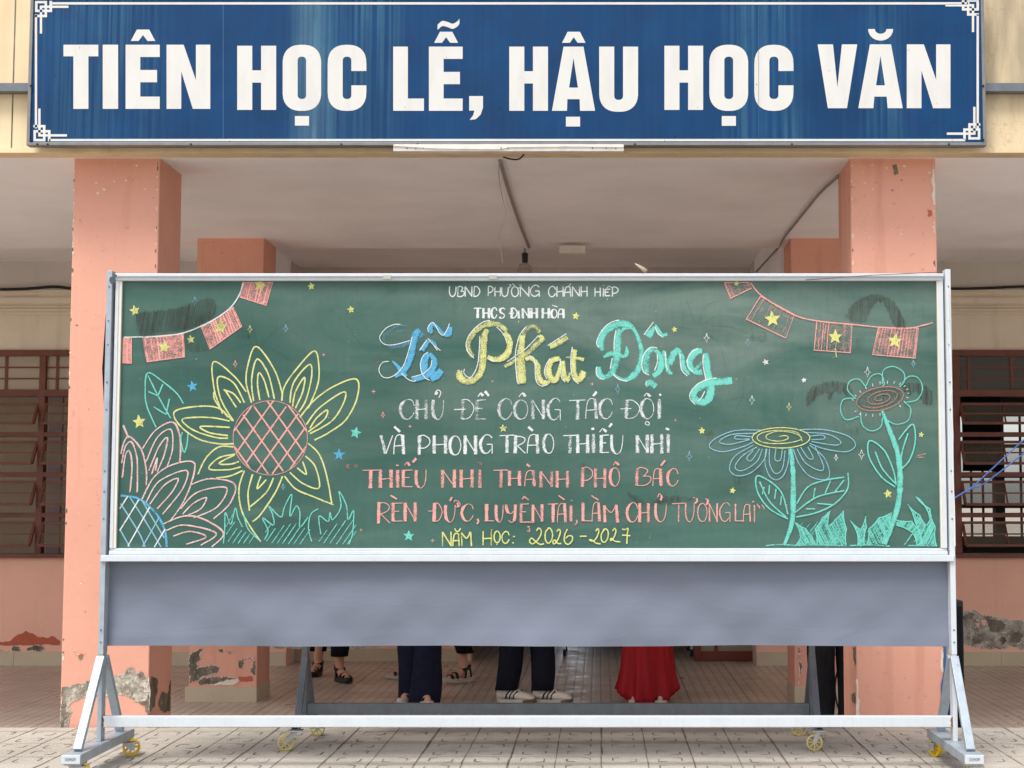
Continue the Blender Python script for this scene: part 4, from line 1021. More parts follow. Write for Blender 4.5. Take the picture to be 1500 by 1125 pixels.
mark(c, L5c, PK, 22, '345,40 352,60 340,92', '715,70 724,100 700,122', '828,80 836,105 820,140', '1305,100 1314,108'); mark(c, L5c, PK, 9, '308,62 325,25 345,35', '680,66 700,62', '805,78 822,76', '1352,130 1366,160', '1372,150 1380,178', '1400,135 1412,160', '1418,150 1424,186')
c.build('chalk_lettering', 'lower pink chalk line with the longest run of capitals')
c = Chalk()
text(c, L5a, 440,600, 17,15, PYL, 0.86, [('N',812,905),('A',925,995,460,600),('M',1020,1130,440,600),('H',1258,1348,435,592),('O',1378,1445,435,562)])
text(c, L5b, 440,570, 15,14, PYL, 0.86, [('C',38,118)])
mark(c, L5a, PYL, 15, '945,405 958,430 978,440 998,425 1010,400', '1350,418 1354,426', '1405,580 1416,582')
mark(c, L5b, PYL, 15, '160,495 184,496', '154,562 170,566', '422,432 440,402 470,425 462,485 420,545 375,575 342,548 365,512 410,550 460,580 502,572', '555,400 518,450 518,530 550,568 586,530 595,460 570,405 540,405', '642,440 664,415 682,445 655,525 615,575 596,555 618,532 650,568 692,572',
 '758,412 728,480 728,550 765,580 808,545 812,495 775,485 738,515', '895,492 970,490', '1070,435 1092,408 1104,440 1080,505 1040,545 998,528 1030,535 1070,565 1122,575', '1165,415 1132,470 1135,535 1165,558 1198,520 1208,450 1185,412 1150,420', '1255,432 1278,405 1292,440 1268,505 1236,540 1238,515 1280,545 1340,552', '1360,412 1390,418 1425,405 1416,470 1412,575', '1360,478 1450,485')
c.build('chalk_lettering', 'yellow chalk line with the school year')
# big script
c = Chalk()
def N_(v, t, ws, col, d): c.ribbon(view(v, pp(t)), [w/v[2] for w in ws], col, d-0.04)
N_(S1,'530,170 420,172 320,205 225,280 175,350 185,440',[25,35,60,95,80,60],BL,0.5)
N_(S1,'560,240 460,245 350,280 280,320',[15,22,22,12],BL,0.5)
N_(S1,'245,490 330,495 440,480 560,430 660,370 770,280',[25,50,60,60,80,95],BL,0.62)
N_(S1,'720,245 655,300 625,420 590,590 540,740 460,860 340,935',[90,105,105,105,100,95,50],BL,0.84)
N_(S1,'270,695 190,745 160,830 190,910',[30,70,80,50],BL,0.42)
N_(S1,'305,705 390,790 450,870 520,930',[20,60,70,40],BL,0.88)
N_(S1,'590,970 700,965 790,925',[50,75,90],BL,0.85)
N_(S1,'850,590 790,670 775,790 800,920',[70,110,115,90],BL,0.88)
N_(S1,'860,590 935,690 925,790 870,880 810,950',[50,85,90,90,60],BL,0.88)
N_(S1,'880,975 970,920 1040,840',[90,115,100],BL,0.9)
N_(S1,'745,545 840,400',[90,70],BL,0.88); N_(S1,'855,380 930,440 960,490',[25,55,30],BL,0.85)
N_(S1,'890,290 870,210 910,150 990,210 1050,280 1090,310 1140,290 1175,190',[50,80,60,50,60,50,110,60],BL,0.86)
for t in ('425,155 330,158 220,205 135,300 115,370 165,440 260,465 400,445 570,395','600,340 570,470 520,640 470,770 400,860 330,920 240,955 160,940 110,870 110,800 160,725 250,708','440,890 530,970 600,1005 660,1000','590,945 720,910 800,870 880,780 895,690','840,570 775,615 730,720 735,850 790,950 865,992','712,545 822,385','835,365 900,440 980,545','930,470 1025,548','845,270 838,200 900,125 950,170 1010,280 1070,315 1130,220 1160,140'):
    mark(c,S1,WH,12,t,d=0.9)
c.build('chalk_script', 'blue ribbon script word in chalk')
c = Chalk()
N_(S2,'385,640 325,540 320,430 375,310 480,205 640,145 790,170 890,255',[70,80,85,90,90,90,85,80],YL,0.7)
N_(S2,'860,280 930,380 935,500 890,610 800,670 700,680 605,640',[80,90,95,100,95,80,60],YL,0.84)
N_(S2,'600,230 555,340 545,520 535,720 500,880 400,985 290,1010 190,940 200,840',[70,100,105,110,100,95,95,110,90],YL,0.8)
N_(S2,'1390,280 1300,180 1190,230 1110,400 1085,600',[70,65,75,90,95],YL,0.62)
N_(S2,'1130,320 1110,520 1105,720 1110,880 1125,1040',[90,105,130,150,115],YL,0.8)
N_(S2,'1440,350 1340,450 1210,575 1050,680 860,790',[105,85,75,65,50],YL,0.72)
N_(S3,'0,640 60,610 140,650 200,740 210,880 250,990 330,1020 400,995',[60,70,70,80,90,95,90,60],YL,0.82)
N_(S3,'225,240 262,280 245,340',[60,85,70],YL,0.86)
N_(S3,'560,620 440,650 380,770 390,900 470,980 530,900 590,700',[70,90,100,110,100,80,60],YL,0.86)
N_(S3,'600,660 620,800 640,930 720,990',[90,90,95,80],YL,0.82); N_(S3,'690,960 740,850',[80,40],YL,0.75)
N_(S3,'810,470 790,650 795,830 840,960 910,940 960,830',[90,95,90,95,110,110],YL,0.82)
N_(S3,'660,600 800,605 960,640',[18,50,60],YL,0.8); N_(S3,'400,430 520,375 690,270',[70,90,85],YL,0.78)
for t in ('400,660 310,560 285,440 330,320 430,200 540,120 640,95','740,190 850,310 895,430','490,330 480,560 450,780 370,935 300,940 250,880 260,820','1190,180 1090,310 1040,480 1022,620 1030,800 1050,1000 1080,1050','1370,320 1200,500 1050,610 900,715','600,665 700,705 760,700'): mark(c,S2,WH,16,t,d=0.82)
for t in ('60,575 130,610 155,720 160,900 190,1020 270,1075 370,1045','400,620 330,740 310,860 350,960','575,620 570,800 590,930 650,1010','770,430 745,600 750,800 780,950 870,1040','365,405 500,320 670,210'): mark(c,S3,WH,17,t,d=0.82)
c.build('chalk_script', 'yellow ribbon script word in chalk')
c = Chalk()
N_(S4,'190,540 145,440 190,290 300,200 450,140 590,175 680,280 750,470 765,640 730,800 640,925 520,985 400,940 320,880',[60,110,115,115,100,90,50,65,80,90,90,55,35,50],CY_,0.86)
N_(S4,'425,220 410,380 400,560 380,720 320,870 220,945 130,900 125,790',[60,105,110,110,90,70,105,70],CY_,0.82)
N_(S4,'195,645 300,595 400,590 490,635 545,580 535,480',[40,70,60,50,70,8],CY_,0.88); N_(S4,'450,290 500,220 600,215',[40,45,25],CY_,0.8)
N_(S4,'960,520 860,570 825,720 850,890',[60,105,110,80],CY_,0.78); N_(S4,'970,540 1050,640 1045,830 940,935',[60,85,100,70],CY_,0.9)
N_(S4,'840,1060 900,1030 980,1090',[60,100,90],CY_,0.84); N_(S4,'860,340 955,190',[120,50],CY_,0.86); N_(S4,'970,160 1025,260 1080,315 1150,300',[30,60,45,60],CY_,0.84)
N_(S5,'120,240 165,400 190,540 255,590',[50,60,75,30],CY_,0.84); N_(S5,'215,450 265,310 335,235 400,350 420,480 510,600',[80,100,80,75,75,35],CY_,0.88)
N_(S5,'700,245 600,265 520,380 530,500 630,570 700,560',[70,105,110,90,80,90],CY_,0.9); N_(S5,'560,540 640,480 700,400',[40,50,20],CY_,0.75)
N_(S5,'755,280 775,460 805,640 830,800 810,940 720,1015 610,980 570,890 650,790 800,725 950,705 1150,690',[90,95,100,110,115,110,95,100,110,110,110,105],CY_,0.9)
for t in ('120,500 90,430 130,320 220,190 330,115 430,90','380,240 355,400 355,550','325,660 295,820','90,790 85,880 130,960 200,975','340,905 430,980 550,1005','1000,510 900,500 810,590 770,720 790,860 880,915','1000,600 1000,720 960,850','800,310 945,120','965,190 1010,290 1090,350','850,1000 825,1050 850,1090'): mark(c,S4,WH,15,t,d=0.86)
for t in ('150,250 160,450 185,545','370,290 375,420 400,540 480,620','640,205 540,270 480,380 490,480 560,555','720,300 715,450 760,690','600,1050 520,960 530,860 640,740 790,670 920,650','740,850 690,950 640,1000'): mark(c,S5,WH,16,t,d=0.86)
c.build('chalk_script', 'turquoise ribbon script word in chalk')
def scrib(c, poly, col, d, tl=None, w=(1.8,3.4)):
    tl = rnd.uniform(-0.25,0.25) if tl is None else tl; xs = [p[0]-tl*p[1] for p in poly]; x = min(xs)+0.8
    while x < max(xs)-0.5:
        ys = []
        for i in range(len(poly)):
            p, q = poly[i], poly[(i+1) % len(poly)]; a, b = p[0]-tl*p[1], q[0]-tl*q[1]
            if (a-x)*(b-x) < 0: ys.append(p[1]+(q[1]-p[1])*(x-a)/(b-a))
        ys.sort()
        for y0, y1 in zip(ys[::2], ys[1::2]):
            if y1-y0 > 1.2:
                ya, yb = y0+rnd.uniform(-1.2,1.8), y1+rnd.uniform(-2.5,1.2)
                c.ribbon([(x+tl*ya+rnd.uniform(-.4,.4),ya),(x+tl*yb+rnd.uniform(-.4,.4),yb)],rnd.uniform(*w),col,d*rnd.uniform(0.45,1.0))
        x += rnd.uniform(1.0,1.9)
# yellow sunflower
c = Chalk()
for t in ('820,750 790,640 800,540 845,440 940,560 985,690 985,740','830,740 820,620 850,510 910,590 945,730','865,735 852,650 860,585 890,630 915,720',
 '660,810 615,680 610,525 720,600 790,690','720,850 650,730 635,610 720,640 780,750','735,775 680,690 670,680 720,700 760,750','690,830 620,740 612,690',
 '985,740 1000,660 1070,560 1165,465 1190,560 1180,660 1130,780','1030,750 1050,640 1135,540 1150,600 1120,730 1080,800','1045,770 1060,690 1110,610 1100,690 1060,780',
 '1085,830 1160,740 1270,660 1395,620 1400,720 1340,840 1250,910 1165,955','1120,870 1190,780 1325,690 1325,750 1260,850 1140,920','1140,890 1180,830 1235,790 1220,840 1130,910',
 '715,850 640,780 520,770 395,800 430,880 530,950 640,975 720,975','700,850 580,830 440,840 500,900 620,940 690,945','700,885 540,880 590,915 690,930'):
    K(c,A,YL,2.3,t,d=0.86)
for t in ('720,430 640,430 570,490 525,580','770,560 700,590 625,600','730,470 640,490 585,550 690,555 760,540','725,475 640,520 700,525 750,510','780,560 750,660 765,780 820,880 870,950','825,840 870,800 950,680 990,590','825,580 800,680 808,780','810,760 900,680 940,600','870,590 850,660 900,610',
 '1130,410 1190,470 1230,580 1260,740','1270,748 1150,700 1060,660 1000,590','1115,480 1170,540 1190,655 1100,630 1030,570','1100,510 1120,580 1070,545'):
    K(c,Bv,YL,2.3,t,d=0.86)
cx, cy, rr = 922, 380, 204
circ = lambda x,y,rx,ry,n=22: ' '.join('%.1f,%.1f' % (x+rx*math.cos(2*math.pi*i/n), y+ry*math.sin(2*math.pi*i/n)) for i in range(n))
K(c,Bv,PK,0.9,circ(cx,cy,rr,rr),d=0.85,closed=True); K(c,Bv,BRN,0.8,circ(cx+5,cy-5,130,125),circ(cx+2,cy-10,58,55),d=0.6,closed=True)
for sgn in (1,-1):
    for o_ in (-230,-130,-35,60,155,235):
        dx, dy = 0.58, 0.815*sgn; nx, ny = -dy, dx
        px_, py_ = cx+nx*o_*0.8, cy+ny*o_*0.8; h2 = rr*rr-(o_*0.8)**2
        if h2 <= 900: continue
        hl = math.sqrt(h2)*rnd.uniform(0.93,1.0)
        c.ribbon(view(Bv,[(px_-dx*hl,py_-dy*hl),(px_+dx*hl,py_+dy*hl)]),2.4,PK,0.86)
c.build('chalk_flower', 'large yellow chalk sunflower with pink lattice centre')
# pink flower with blue centre, lower left
c = Chalk()
pk = ['100,470 120,400 150,375 215,450 240,560 240,640','105,520 125,430 160,405 190,500 190,680','108,600 125,480 148,455 162,540 150,680','112,312 142,382',
 '220,440 290,340 385,295 425,380 425,520','240,510 300,380 375,335 385,440 355,540','255,560 310,430 355,380 340,470 300,570','270,580 300,490 290,560',
 '215,720 280,600 380,530 500,515 490,620 440,740 370,840','240,735 310,620 460,560 440,660 330,800','260,745 340,640 415,605 380,680 300,770',
 '480,640 590,605 725,635 700,740 610,825','430,770 520,680 680,655 630,760 500,820','440,800 500,740 570,710 540,770 470,805','330,855 450,810 560,830 665,905 600,980','350,890 450,860 625,905 540,970','390,920 480,895 570,925 460,965']
for t in pk:
    K(c,Bv,PK,2.0,t,d=0.85)
    c.ribbon([(x+rnd.uniform(-0.3,0.5)+0.8,y-0.8) for x,y in view(Bv,pp(t))],1.2,WH,0.72)
K(c,Bv,BL,3.4,'100,697 200,715 290,790 340,880 355,980',d=0.8)
for t in ('95,880 150,980','100,740 200,900 235,980','150,705 250,860 322,980','215,720 340,930','95,770 140,700','95,890 200,720','140,975 260,760','220,980 310,820','285,980 345,880'):
    K(c,Bv,LBL if rnd.random()<0.6 else WH,2.0,t,d=0.85)
c.build('chalk_flower', 'pink chalk flower with blue lattice centre at the lower left')
c = Chalk()
K(c,A,CY_,2.0,'295,885 245,770 235,680 250,585 340,640 410,700 445,755','250,600 310,720 375,835','252,688 305,712','305,712 332,648','282,772 350,815','350,815 368,728','470,920 465,980 450,1025','440,912 430,950 445,1020',d=0.85)
c.build('chalk_leaf', 'turquoise chalk leaf by the left frame')
c = Chalk()
K(c,Bv,CY_,1.8,'665,960 672,880 675,790 700,850 712,840 730,765 745,820 770,870','775,795 800,880 865,945','890,940 910,890 880,820 940,860 935,800 915,755 980,815 1000,760 1040,690 1030,810 1065,755 1085,790 1085,870 1130,815','1150,950 1132,880 1145,800 1185,770','1200,910 1190,810 1240,840 1250,790 1265,830 1310,760 1300,675 1340,750 1350,830 1380,780 1375,900 1355,965',d=0.84)
for x,y,l in [(675,870,60),(680,910,75),(690,950,80),(715,960,80),(745,960,70),(775,960,60),(805,960,55),(690,840,45),(895,900,55),(900,950,80),(930,960,110),(960,960,120),(990,960,120),(1020,965,110),(1050,965,100),(1085,965,90),(1190,950,70),(1215,960,120),(1250,960,140),(1285,965,150),(1320,965,120),(1345,965,80)]:
    K(c,Bv,CY_,1.5,'%g,%g %g,%g'%(x,y,x+l*0.62,y-l*0.9),d=0.76)
c.build('chalk_grass', 'turquoise chalk grass under the sunflower')
# bunting, left and right
def flagfill(c, v, poly, col, lo, outline):
    q = view(v, poly); xs = [p[0] for p in q]; ys = [p[1] for p in q]
    c.fill(q, col, lo)
    a, b, d_, e = q[0], q[1], q[2], q[3]
    for k in range(13):
        t = (k+0.5)/13; p = (a[0]+(b[0]-a[0])*t, a[1]+(b[1]-a[1])*t); r = (e[0]+(d_[0]-e[0])*t, e[1]+(d_[1]-e[1])*t)
        c.ribbon([p,((p[0]+r[0])/2+rnd.uniform(-1,1),(p[1]+r[1])/2),r],rnd.uniform(1.4,2.6),col,rnd.uniform(lo-0.1,lo+0.3))
    if outline: c.ribbon(q+[q[0]],1.8,col,0.85,False)
def star(c, x, y, r, col, d=0.85, rot=None, fill=True):
    rot = rnd.uniform(-0.3,0.3) if rot is None else rot
    pts = [(x+(r if i%2==0 else r*0.42)*rnd.uniform(0.88,1.12)*math.sin(rot+math.pi*i/5), y-(r if i%2==0 else r*0.42)*math.cos(rot+math.pi*i/5)) for i in range(10)]
    if fill: c.fill(pts, col, d-0.08)
    c.ribbon(pts+[pts[0]],1.1,col,d,False)
def spark(c, x, y, r, col, w=0.9):
    pts = []
    for i in range(8):
        a = math.pi*i/4; rr_ = (r if i%4==0 else r*0.62) if i%2==0 else r*0.28
        pts.append((x+rr_*math.sin(a), y-rr_*math.cos(a)))
    c.ribbon(pts+[pts[0]],w,col,0.82,False)
c = Chalk()
for poly in ([(770,90),(935,90),(900,215),(755,170)],[(545,335),(720,225),(765,330),(590,455)],[(222,392),(445,370),(452,497),(245,525)],[(115,395),(160,395),(158,535),(112,532)]): flagfill(c,A,poly,PK,0.62,True)
K(c,A,WH,1.8,'118,390 300,385 450,365 600,300 700,230 750,160 775,88',d=0.85)
for x,y,r in ((865,105,34),(648,332,42),(340,445,34)): star(c,150+x/3.75,390+y/3.75,r/3.75,PYL,0.8)
c.build('chalk_bunting', 'pink chalk flags on a white string at the upper left')
c = Chalk()
for poly,lo in (([(192,90),(325,90),(340,120),(225,176)],0.36),([(390,165),(575,265),(530,395),(312,290)],0.38),([(700,300),(893,320),(885,475),(685,460)],0.44),([(1038,335),(1258,340),(1240,505),(1005,485)],0.52)): flagfill(c,Gv,poly,PK,lo,True)
K(c,Gv,PK,2.1,'335,90 400,165 570,265 700,300 900,320 1050,335 1200,340 1280,325 1335,310',d=0.85)
for x,y,r in ((455,290,44),(800,388,40),(1130,410,40),(258,95,14)): star(c,1010+x/3.75,390+y/3.75,r/3.75,PYL,0.92)
K(c,Gv,PYL,1.6,'800,450 808,500',d=0.8)
c.build('chalk_bunting', 'pink outlined chalk flags at the upper right')
# blue daisy
c = Chalk()
for t in ('400,338 250,340 140,385 110,430 180,456 290,430 350,402','360,355 230,362 165,400 220,415 330,390','345,375 260,368 255,386 330,386','350,420 250,480 220,550 260,588 340,570 410,500 425,440','370,430 290,480 250,540 290,560 370,510 400,440','350,450 315,490 340,505 385,440','420,440 415,520 440,590 480,610 520,580 545,500 545,440','440,440 440,520 470,575 510,550 525,450','475,440 470,500 500,500 510,440','570,440 600,520 660,590 740,610 770,580 740,490 660,420','590,440 640,520 720,560 735,530 690,430','610,430 650,490 680,490 650,430','600,335 740,335 870,370 912,420 860,456 740,440 660,410','640,350 760,360 830,400 800,420 670,400','660,370 730,365 740,385 670,390'):
    K(c,H,LBL,1.5,t,d=0.84)
K(c,H,YL,1.5,circ(503,380,158,56),d=0.82,closed=True); K(c,H,YL,1.4,'620,400 590,350 500,338 400,352 372,385 420,408 520,410 600,395 612,375 560,350 480,345 425,365 430,388 490,398 540,385 530,368 495,372',d=0.78)
c.ribbon(view(H,pp('555,438 568,560 570,720 562,850 520,970')),[5,7.5,8,7,4],CY_,0.82)
K(c,H,CY_,2.2,'540,825 440,770 375,680 370,590 450,625 510,690 540,800','385,620 440,730 530,815','410,650 400,690','440,640 435,690','475,660 468,715','505,700 500,750','590,740 650,650 750,612 850,596','585,815 700,790 800,740 868,660 870,572','580,790 700,705 850,670','680,715 690,655','745,685 775,615','800,675 850,610','640,770 690,770','700,740 790,748',d=0.84)
c.build('chalk_flower', 'pale blue chalk daisy seen from the side with turquoise stem')
c = Chalk()
for t in ('915,165 870,120 880,70 930,58 968,100','970,95 1000,40 1050,30 1070,80 1060,95','1060,85 1065,10 1120,-12 1175,20 1180,70 1155,100','1160,95 1200,45 1255,50 1280,110 1250,170 1180,185','1180,185 1215,220 1200,285 1130,305 1070,270','1060,270 1050,320 1000,342 950,310 940,240','930,262 860,280 830,230 845,170 912,162'):
    K(c,H,CY_,1.6,t,d=0.82)
el = [(1047+130*math.cos(a)*math.cos(-0.2)-62*math.sin(a)*math.sin(-0.2), 165+130*math.cos(a)*math.sin(-0.2)+62*math.sin(a)*math.cos(-0.2)) for a in [2*math.pi*i/24 for i in range(24)]]
c.ribbon(view(H,el),1.4,BRN,0.85,True,True)
sp_ = [(1050+(18+90*i/26)*math.cos(0.55*i+1), 162+(10+40*i/26)*math.sin(0.55*i+1)-0.2*(18+90*i/26)*math.cos(0.55*i+1)) for i in range(27)]
c.ribbon(view(H,sp_),1.3,BRN,0.8)
for a in range(0,360,15):
    if 150 < a < 190 or a in (60,75): continue
    x, y = 1047+150*math.cos(R(a)), 165+78*math.sin(R(a))-0.2*150*math.cos(R(a))
    c.ribbon(view(H,[(x,y),(x+10*math.cos(R(a)),y+16*math.sin(R(a)))]),1.1,WH,0.8)
c.ribbon(view(H,pp('1058,232 1100,340 1145,470 1158,620 1145,750 1115,850 1072,965')),[4,7,8,8.5,8,8,6],CY_,0.82)
K(c,H,CY_,2.2,'1130,650 1050,590 985,480 990,395 1070,450 1120,560 1135,640','1020,455 1060,550 1130,630','1148,390 1225,305 1240,400 1210,500 1165,550','1200,355 1170,450 1160,520',d=0.86)
c.build('chalk_flower', 'turquoise chalk flower with round petals by the right frame')
c = Chalk()
for t in ('585,970 612,920 575,838 640,880 672,920 695,968','700,970 690,880 730,820 772,780 760,870 800,830 845,780 862,880 860,970','925,972 920,900 880,830 940,885 970,800 972,870 960,970','975,965 985,880 1040,820 1112,790 1100,870 1060,965','1135,832 1220,838 1270,890 1290,960 1250,970 1225,900 1140,860','1275,970 1240,840 1198,745 1265,805 1300,862 1322,830 1290,750 1243,702 1320,770 1350,870 1355,972'):
    q = view(H,pp(t)); sh = []
    for p_, q_ in zip(q, q[1:]):                # blades bow outwards between their tips
        L_ = math.hypot(q_[0]-p_[0], q_[1]-p_[1]); bow = -L_*0.06
        nx_, ny_ = -(q_[1]-p_[1])/L_, (q_[0]-p_[0])/L_
        for k in range(4):
            f_ = k/4; b_ = 4*f_*(1-f_)*bow; sh.append((p_[0]+(q_[0]-p_[0])*f_+nx_*-b_, p_[1]+(q_[1]-p_[1])*f_+ny_*-b_))
    sh.append(q[-1])
    scrib(c, sh, CY_, 0.95, rnd.choice((-0.7,-0.5,0.5)), (1.3,2.4)); scrib(c, sh, CY_, 0.8, rnd.choice((-0.9,0.2)), (0.8,1.6)); c.ribbon(sh,1.8,CY_,0.9,False)
K(c,H,CY_,2.2,'575,972 700,968 860,972','880,972 1000,968 1100,975','1180,970 1225,905','1200,972 1360,972','420,972 500,966 600,972',d=0.7)
for _ in range(46):
    x = rnd.choice([rnd.uniform(600,690),rnd.uniform(700,850),rnd.uniform(920,1080),rnd.uniform(1240,1340)]); y = rnd.uniform(860,965); l = rnd.uniform(30,90)
    K(c,H,CY_,1.0,'%g,%g %g,%g'%(x-l*0.25,y+l*0.3,x+l*0.25,y-l*0.3),d=0.7)
c.build('chalk_grass', 'turquoise filled chalk grass at the lower right')
# stars and sparkles
def px_(v,x,y): return v[0]+x/v[2], v[1]+y/v[2]
for v,x,y,r,col in ((A,178,243,7.5,PYL),(A,485,402,6,PYL),(A,1365,238,5.5,PYL),(A,1147,110,5.5,PYL),(A,202,855,10,PYL),(A,1390,915,8.5,CY_),(A,495,660,8,BL),(A,1300,1035,8.5,BL),(D,318,365,5.5,PYL),(D,1040,463,4,PYL),(L3a,1285,62,5.5,PYL),(L5a,440,487,8,CY_),(Fv,1070,192,5,PYL),(Fv,1280,603,4.5,PYL),(Gv,418,527,4.5,WH),(Gv,628,626,3.8,WH),(H,1090,688,6.5,PYL),(Gv,1272,925,4,PYL)):
    c = Chalk(); star(c,*px_(v,x,y),r,col); c.build('chalk_star')
for v,x,y,r,col in ((A,507,193,7,LBL),(A,810,347,6,YL),(A,1007,342,6,LBL),(A,730,537,5.5,PK),(Bv,993,650,5,LBL),(Cv,305,1090,5,PK),(D,1275,525,7,WH),(D,625,900,7,LBL),(Fv,983,368,7.5,LBL),(Gv,94,395,6.5,WH),(Gv,320,420,6,LBL),(Gv,343,735,7,WH),(Gv,547,773,6,YL),(Gv,978,582,8,WH),(Gv,945,1035,7.5,WH),(Gv,1230,535,5.5,LBL),(Gv,805,1052,5,WH)):
    c = Chalk(); spark(c,*px_(v,x,y),r,col); c.build('chalk_star')
c = Chalk()
for v,x,y in ((A,1215,487),(A,1490,688),(Bv,1420,886),(Cv,233,917),(Cv,1105,842),(D,437,862),(Fv,887,120),(L3a,395,42),(L5a,703,538)):
    q = px_(v,x,y); r_ = rnd.uniform(1.8,3)
    c.ribbon([(q[0]-r_,q[1]+rnd.uniform(-.5,.5)),(q[0]+r_,q[1])],1.1,PK,0.75); c.ribbon([(q[0],q[1]-r_),(q[0]+rnd.uniform(-.5,.5),q[1]+r_)],1.1,PK,0.75)
for _ in range(70):
    x, y = rnd.uniform(190,1365), rnd.uniform(420,795); r_ = rnd.uniform(0.4,1.0); c.ribbon([(x-r_,y),(x+r_,y+rnd.uniform(-.4,.4))],r_*1.4,rnd.choice((WH,CY_,WH,PK)),0.62)
for t,w in (('1250,1040 1300,1030',2),('1245,1048 1290,1050',2)): K(c,Gv,PK,w,t,d=0.6)
K(c,Gv,RED,2,'1255,495 1275,500','1285,485 1295,495','1250,525 1290,535',d=0.45); K(c,S1,RED,2.4,'30,545 110,600','10,765 100,705','40,650 80,665',d=0.4); K(c,Gv,lin((190,130,70)),3.5,'785,785 820,778',d=0.5)
for t,w in (('400,972 560,958 680,965',3),('690,950 780,850 850,800',7),('590,965 700,960 900,968 1050,975',3),('1230,965 1060,880 900,800',2),('1300,970 1400,975',3.5),('820,975 900,970',3)): K(c,Fv,CY_,w,t,d=0.36)
for t in ('905,130 1000,150 1050,130 1060,100','620,1010 740,960'): K(c,Fv,WH,3,t,d=0.28)
c.build('chalk_specks')
# rubbed-out dark patches and old strokes
c = Chalk()
for v,t,d,col in ((A,'185,265 300,245 420,225 520,190 605,175 625,255 540,320 440,355 240,385 250,470 225,440',0.62,DR),(A,'450,372 550,335 592,455 520,470 470,465',0.62,DR),
 (Gv,'858,290 890,215 960,165 1040,155 1125,195 1170,270 1190,335 1130,335 1080,230 1040,195 990,250 960,315',0.58,DR),(Gv,'645,770 655,680 740,637 862,640 905,720 870,725 840,690 820,710 800,690 770,735 750,700 700,720',0.6,DR),(H,'1160,85 1240,75 1300,95 1335,130 1330,200 1280,190 1250,130 1200,150',0.6,DR),(H,'920,180 1000,120 1130,100 1170,150 1100,210 960,225',0.52,DR),
 (Gv,'345,365 425,360 425,415 345,415',0.45,DK),(Gv,'915,385 960,380 960,450 920,450',0.4,DK),(H,'870,335 925,320 925,375 880,370',0.42,DR),(H,'340,545 395,530 400,590 345,570',0.4,DR),(Fv,'1090,195 1140,190 1145,240 1100,250',0.42,DR),(Fv,'1280,510 1340,500 1350,560 1290,560',0.36,DR),(Fv,'555,615 640,650 700,690 830,640 990,650 980,680 700,710 600,680',0.36,DR),(D,'600,730 650,735 640,780 610,770',0.5,DR),(A,'750,340 830,345 820,400 745,395',0.42,DK),(H,'1175,165 1205,190 1195,245 1180,225',0.55,DR),(L4b,'570,110 640,80 700,150 650,180',0.36,DR)):
    scrib(c, spline(view(v,pp(t)),4,True), col, d*(0.85 if len(t) > 62 else 0.4))
    q = view(v,pp(t)); x0_,x1_ = min(p[0] for p in q),max(p[0] for p in q); y0_,y1_ = min(p[1] for p in q),max(p[1] for p in q)
for v,ts in ((A,('170,280 250,580','850,440 830,310 820,260','880,440 960,330','870,420 1000,320 1060,290','700,470 800,430 900,440 1020,510','1320,300 1260,240','1340,270 1380,170','1360,290 1460,260','380,650 420,630 480,635','1210,940 1280,975 1330,970','1340,320 1420,430')),
 (Gv,('30,310 -20,180','50,320 90,220 160,190','60,330 160,270 300,290','60,340 200,330 320,370','20,350 -60,330','70,360 160,420 200,560','295,715 300,610','295,715 200,740','300,720 420,780','290,720 240,820','310,710 370,660')),
 (Fv,('560,620 650,700','700,640 760,690 830,600','860,700 890,600 910,690'))):
    for t in ts: K(c,v,DK,0.9,t,d=0.42)
c.build('chalk_smudge', 'dark rubbed-out patches of older drawings', 'smudge')

# stencil on the foot end caps
for x in (pxl-0.002, pxr-0.002):
    m = MB()
    for i,(ch,w) in enumerate((('C',8),('O',8),('M',9),('O',8),('P',8))):
        for kind,pts in FONT[ch]:
            q = spline(pts,3) if len(pts)>2 else pts
            for a,b_ in zip(q,q[1:]):
                f_ = lambda p: Vector((x-0.022+i*0.0092+p[0]*0.006, yf-0.0048, 0.1015-p[1]*0.011))
                m.bar(f_(a),f_(b_),0.0016,0.0012,(0,1,0))
    cap = [o for o in bpy.data.objects if o.name.startswith('end_cap') and (o.data.vertices[0].co.x < 0) == (x < 0)][0]
    m.build('stencil_mark', M['ink'], cap)

# ------------------------------------------------------------------ cloth skirt below the board
def skirt():
    x0, x1 = P(158,885,YP+0.024).x, P(1391,885,YP+0.024).x
    zt_, zb_ = P(775,820,YP).z, P(775,947,YP).z
    nx, nz = 150, 22; vs = []; fs = []
    ph = [rnd.uniform(0,6.28) for _ in range(8)]
    for j in range(nz+1):
        v = j/nz
        for i in range(nx+1):
            u = i/nx; x = x0+(x1-x0)*u
            sag = 0.007*math.sin(u*9-v*1.2+ph[0]) + 0.0055*math.sin(u*30-v*4.5+ph[6]) + 0.003*max(0,math.sin(u*55-v*6+ph[7]))**3 + 0.005*math.sin(u*23+ph[1]+v*2.5) + 0.0035*math.sin(u*41-v*7+ph[2])+0.002*math.sin(u*90+v*9+ph[3])
            y = YP+0.024 + sag*(0.35+0.65*v) + 0.006*math.sin(v*6+u*13+ph[4])*v
            if v > 0.86: y -= 0.0015
            z = zt_+(zb_-zt_)*v - 0.002*math.sin(u*17+ph[5])*v
            vs.append((x,y,z))
    for j in range(nz):
        for i in range(nx): a = j*(nx+1)+i; fs.append((a,a+1,a+nx+2,a+nx+1))
    m = MB(); m.add(vs,fs); o = m.build('skirt_cloth', M['cloth'], None, 0, True)
    tag(o, 'grey blue cloth hung under the green board down to knee height', 'cloth')
skirt()

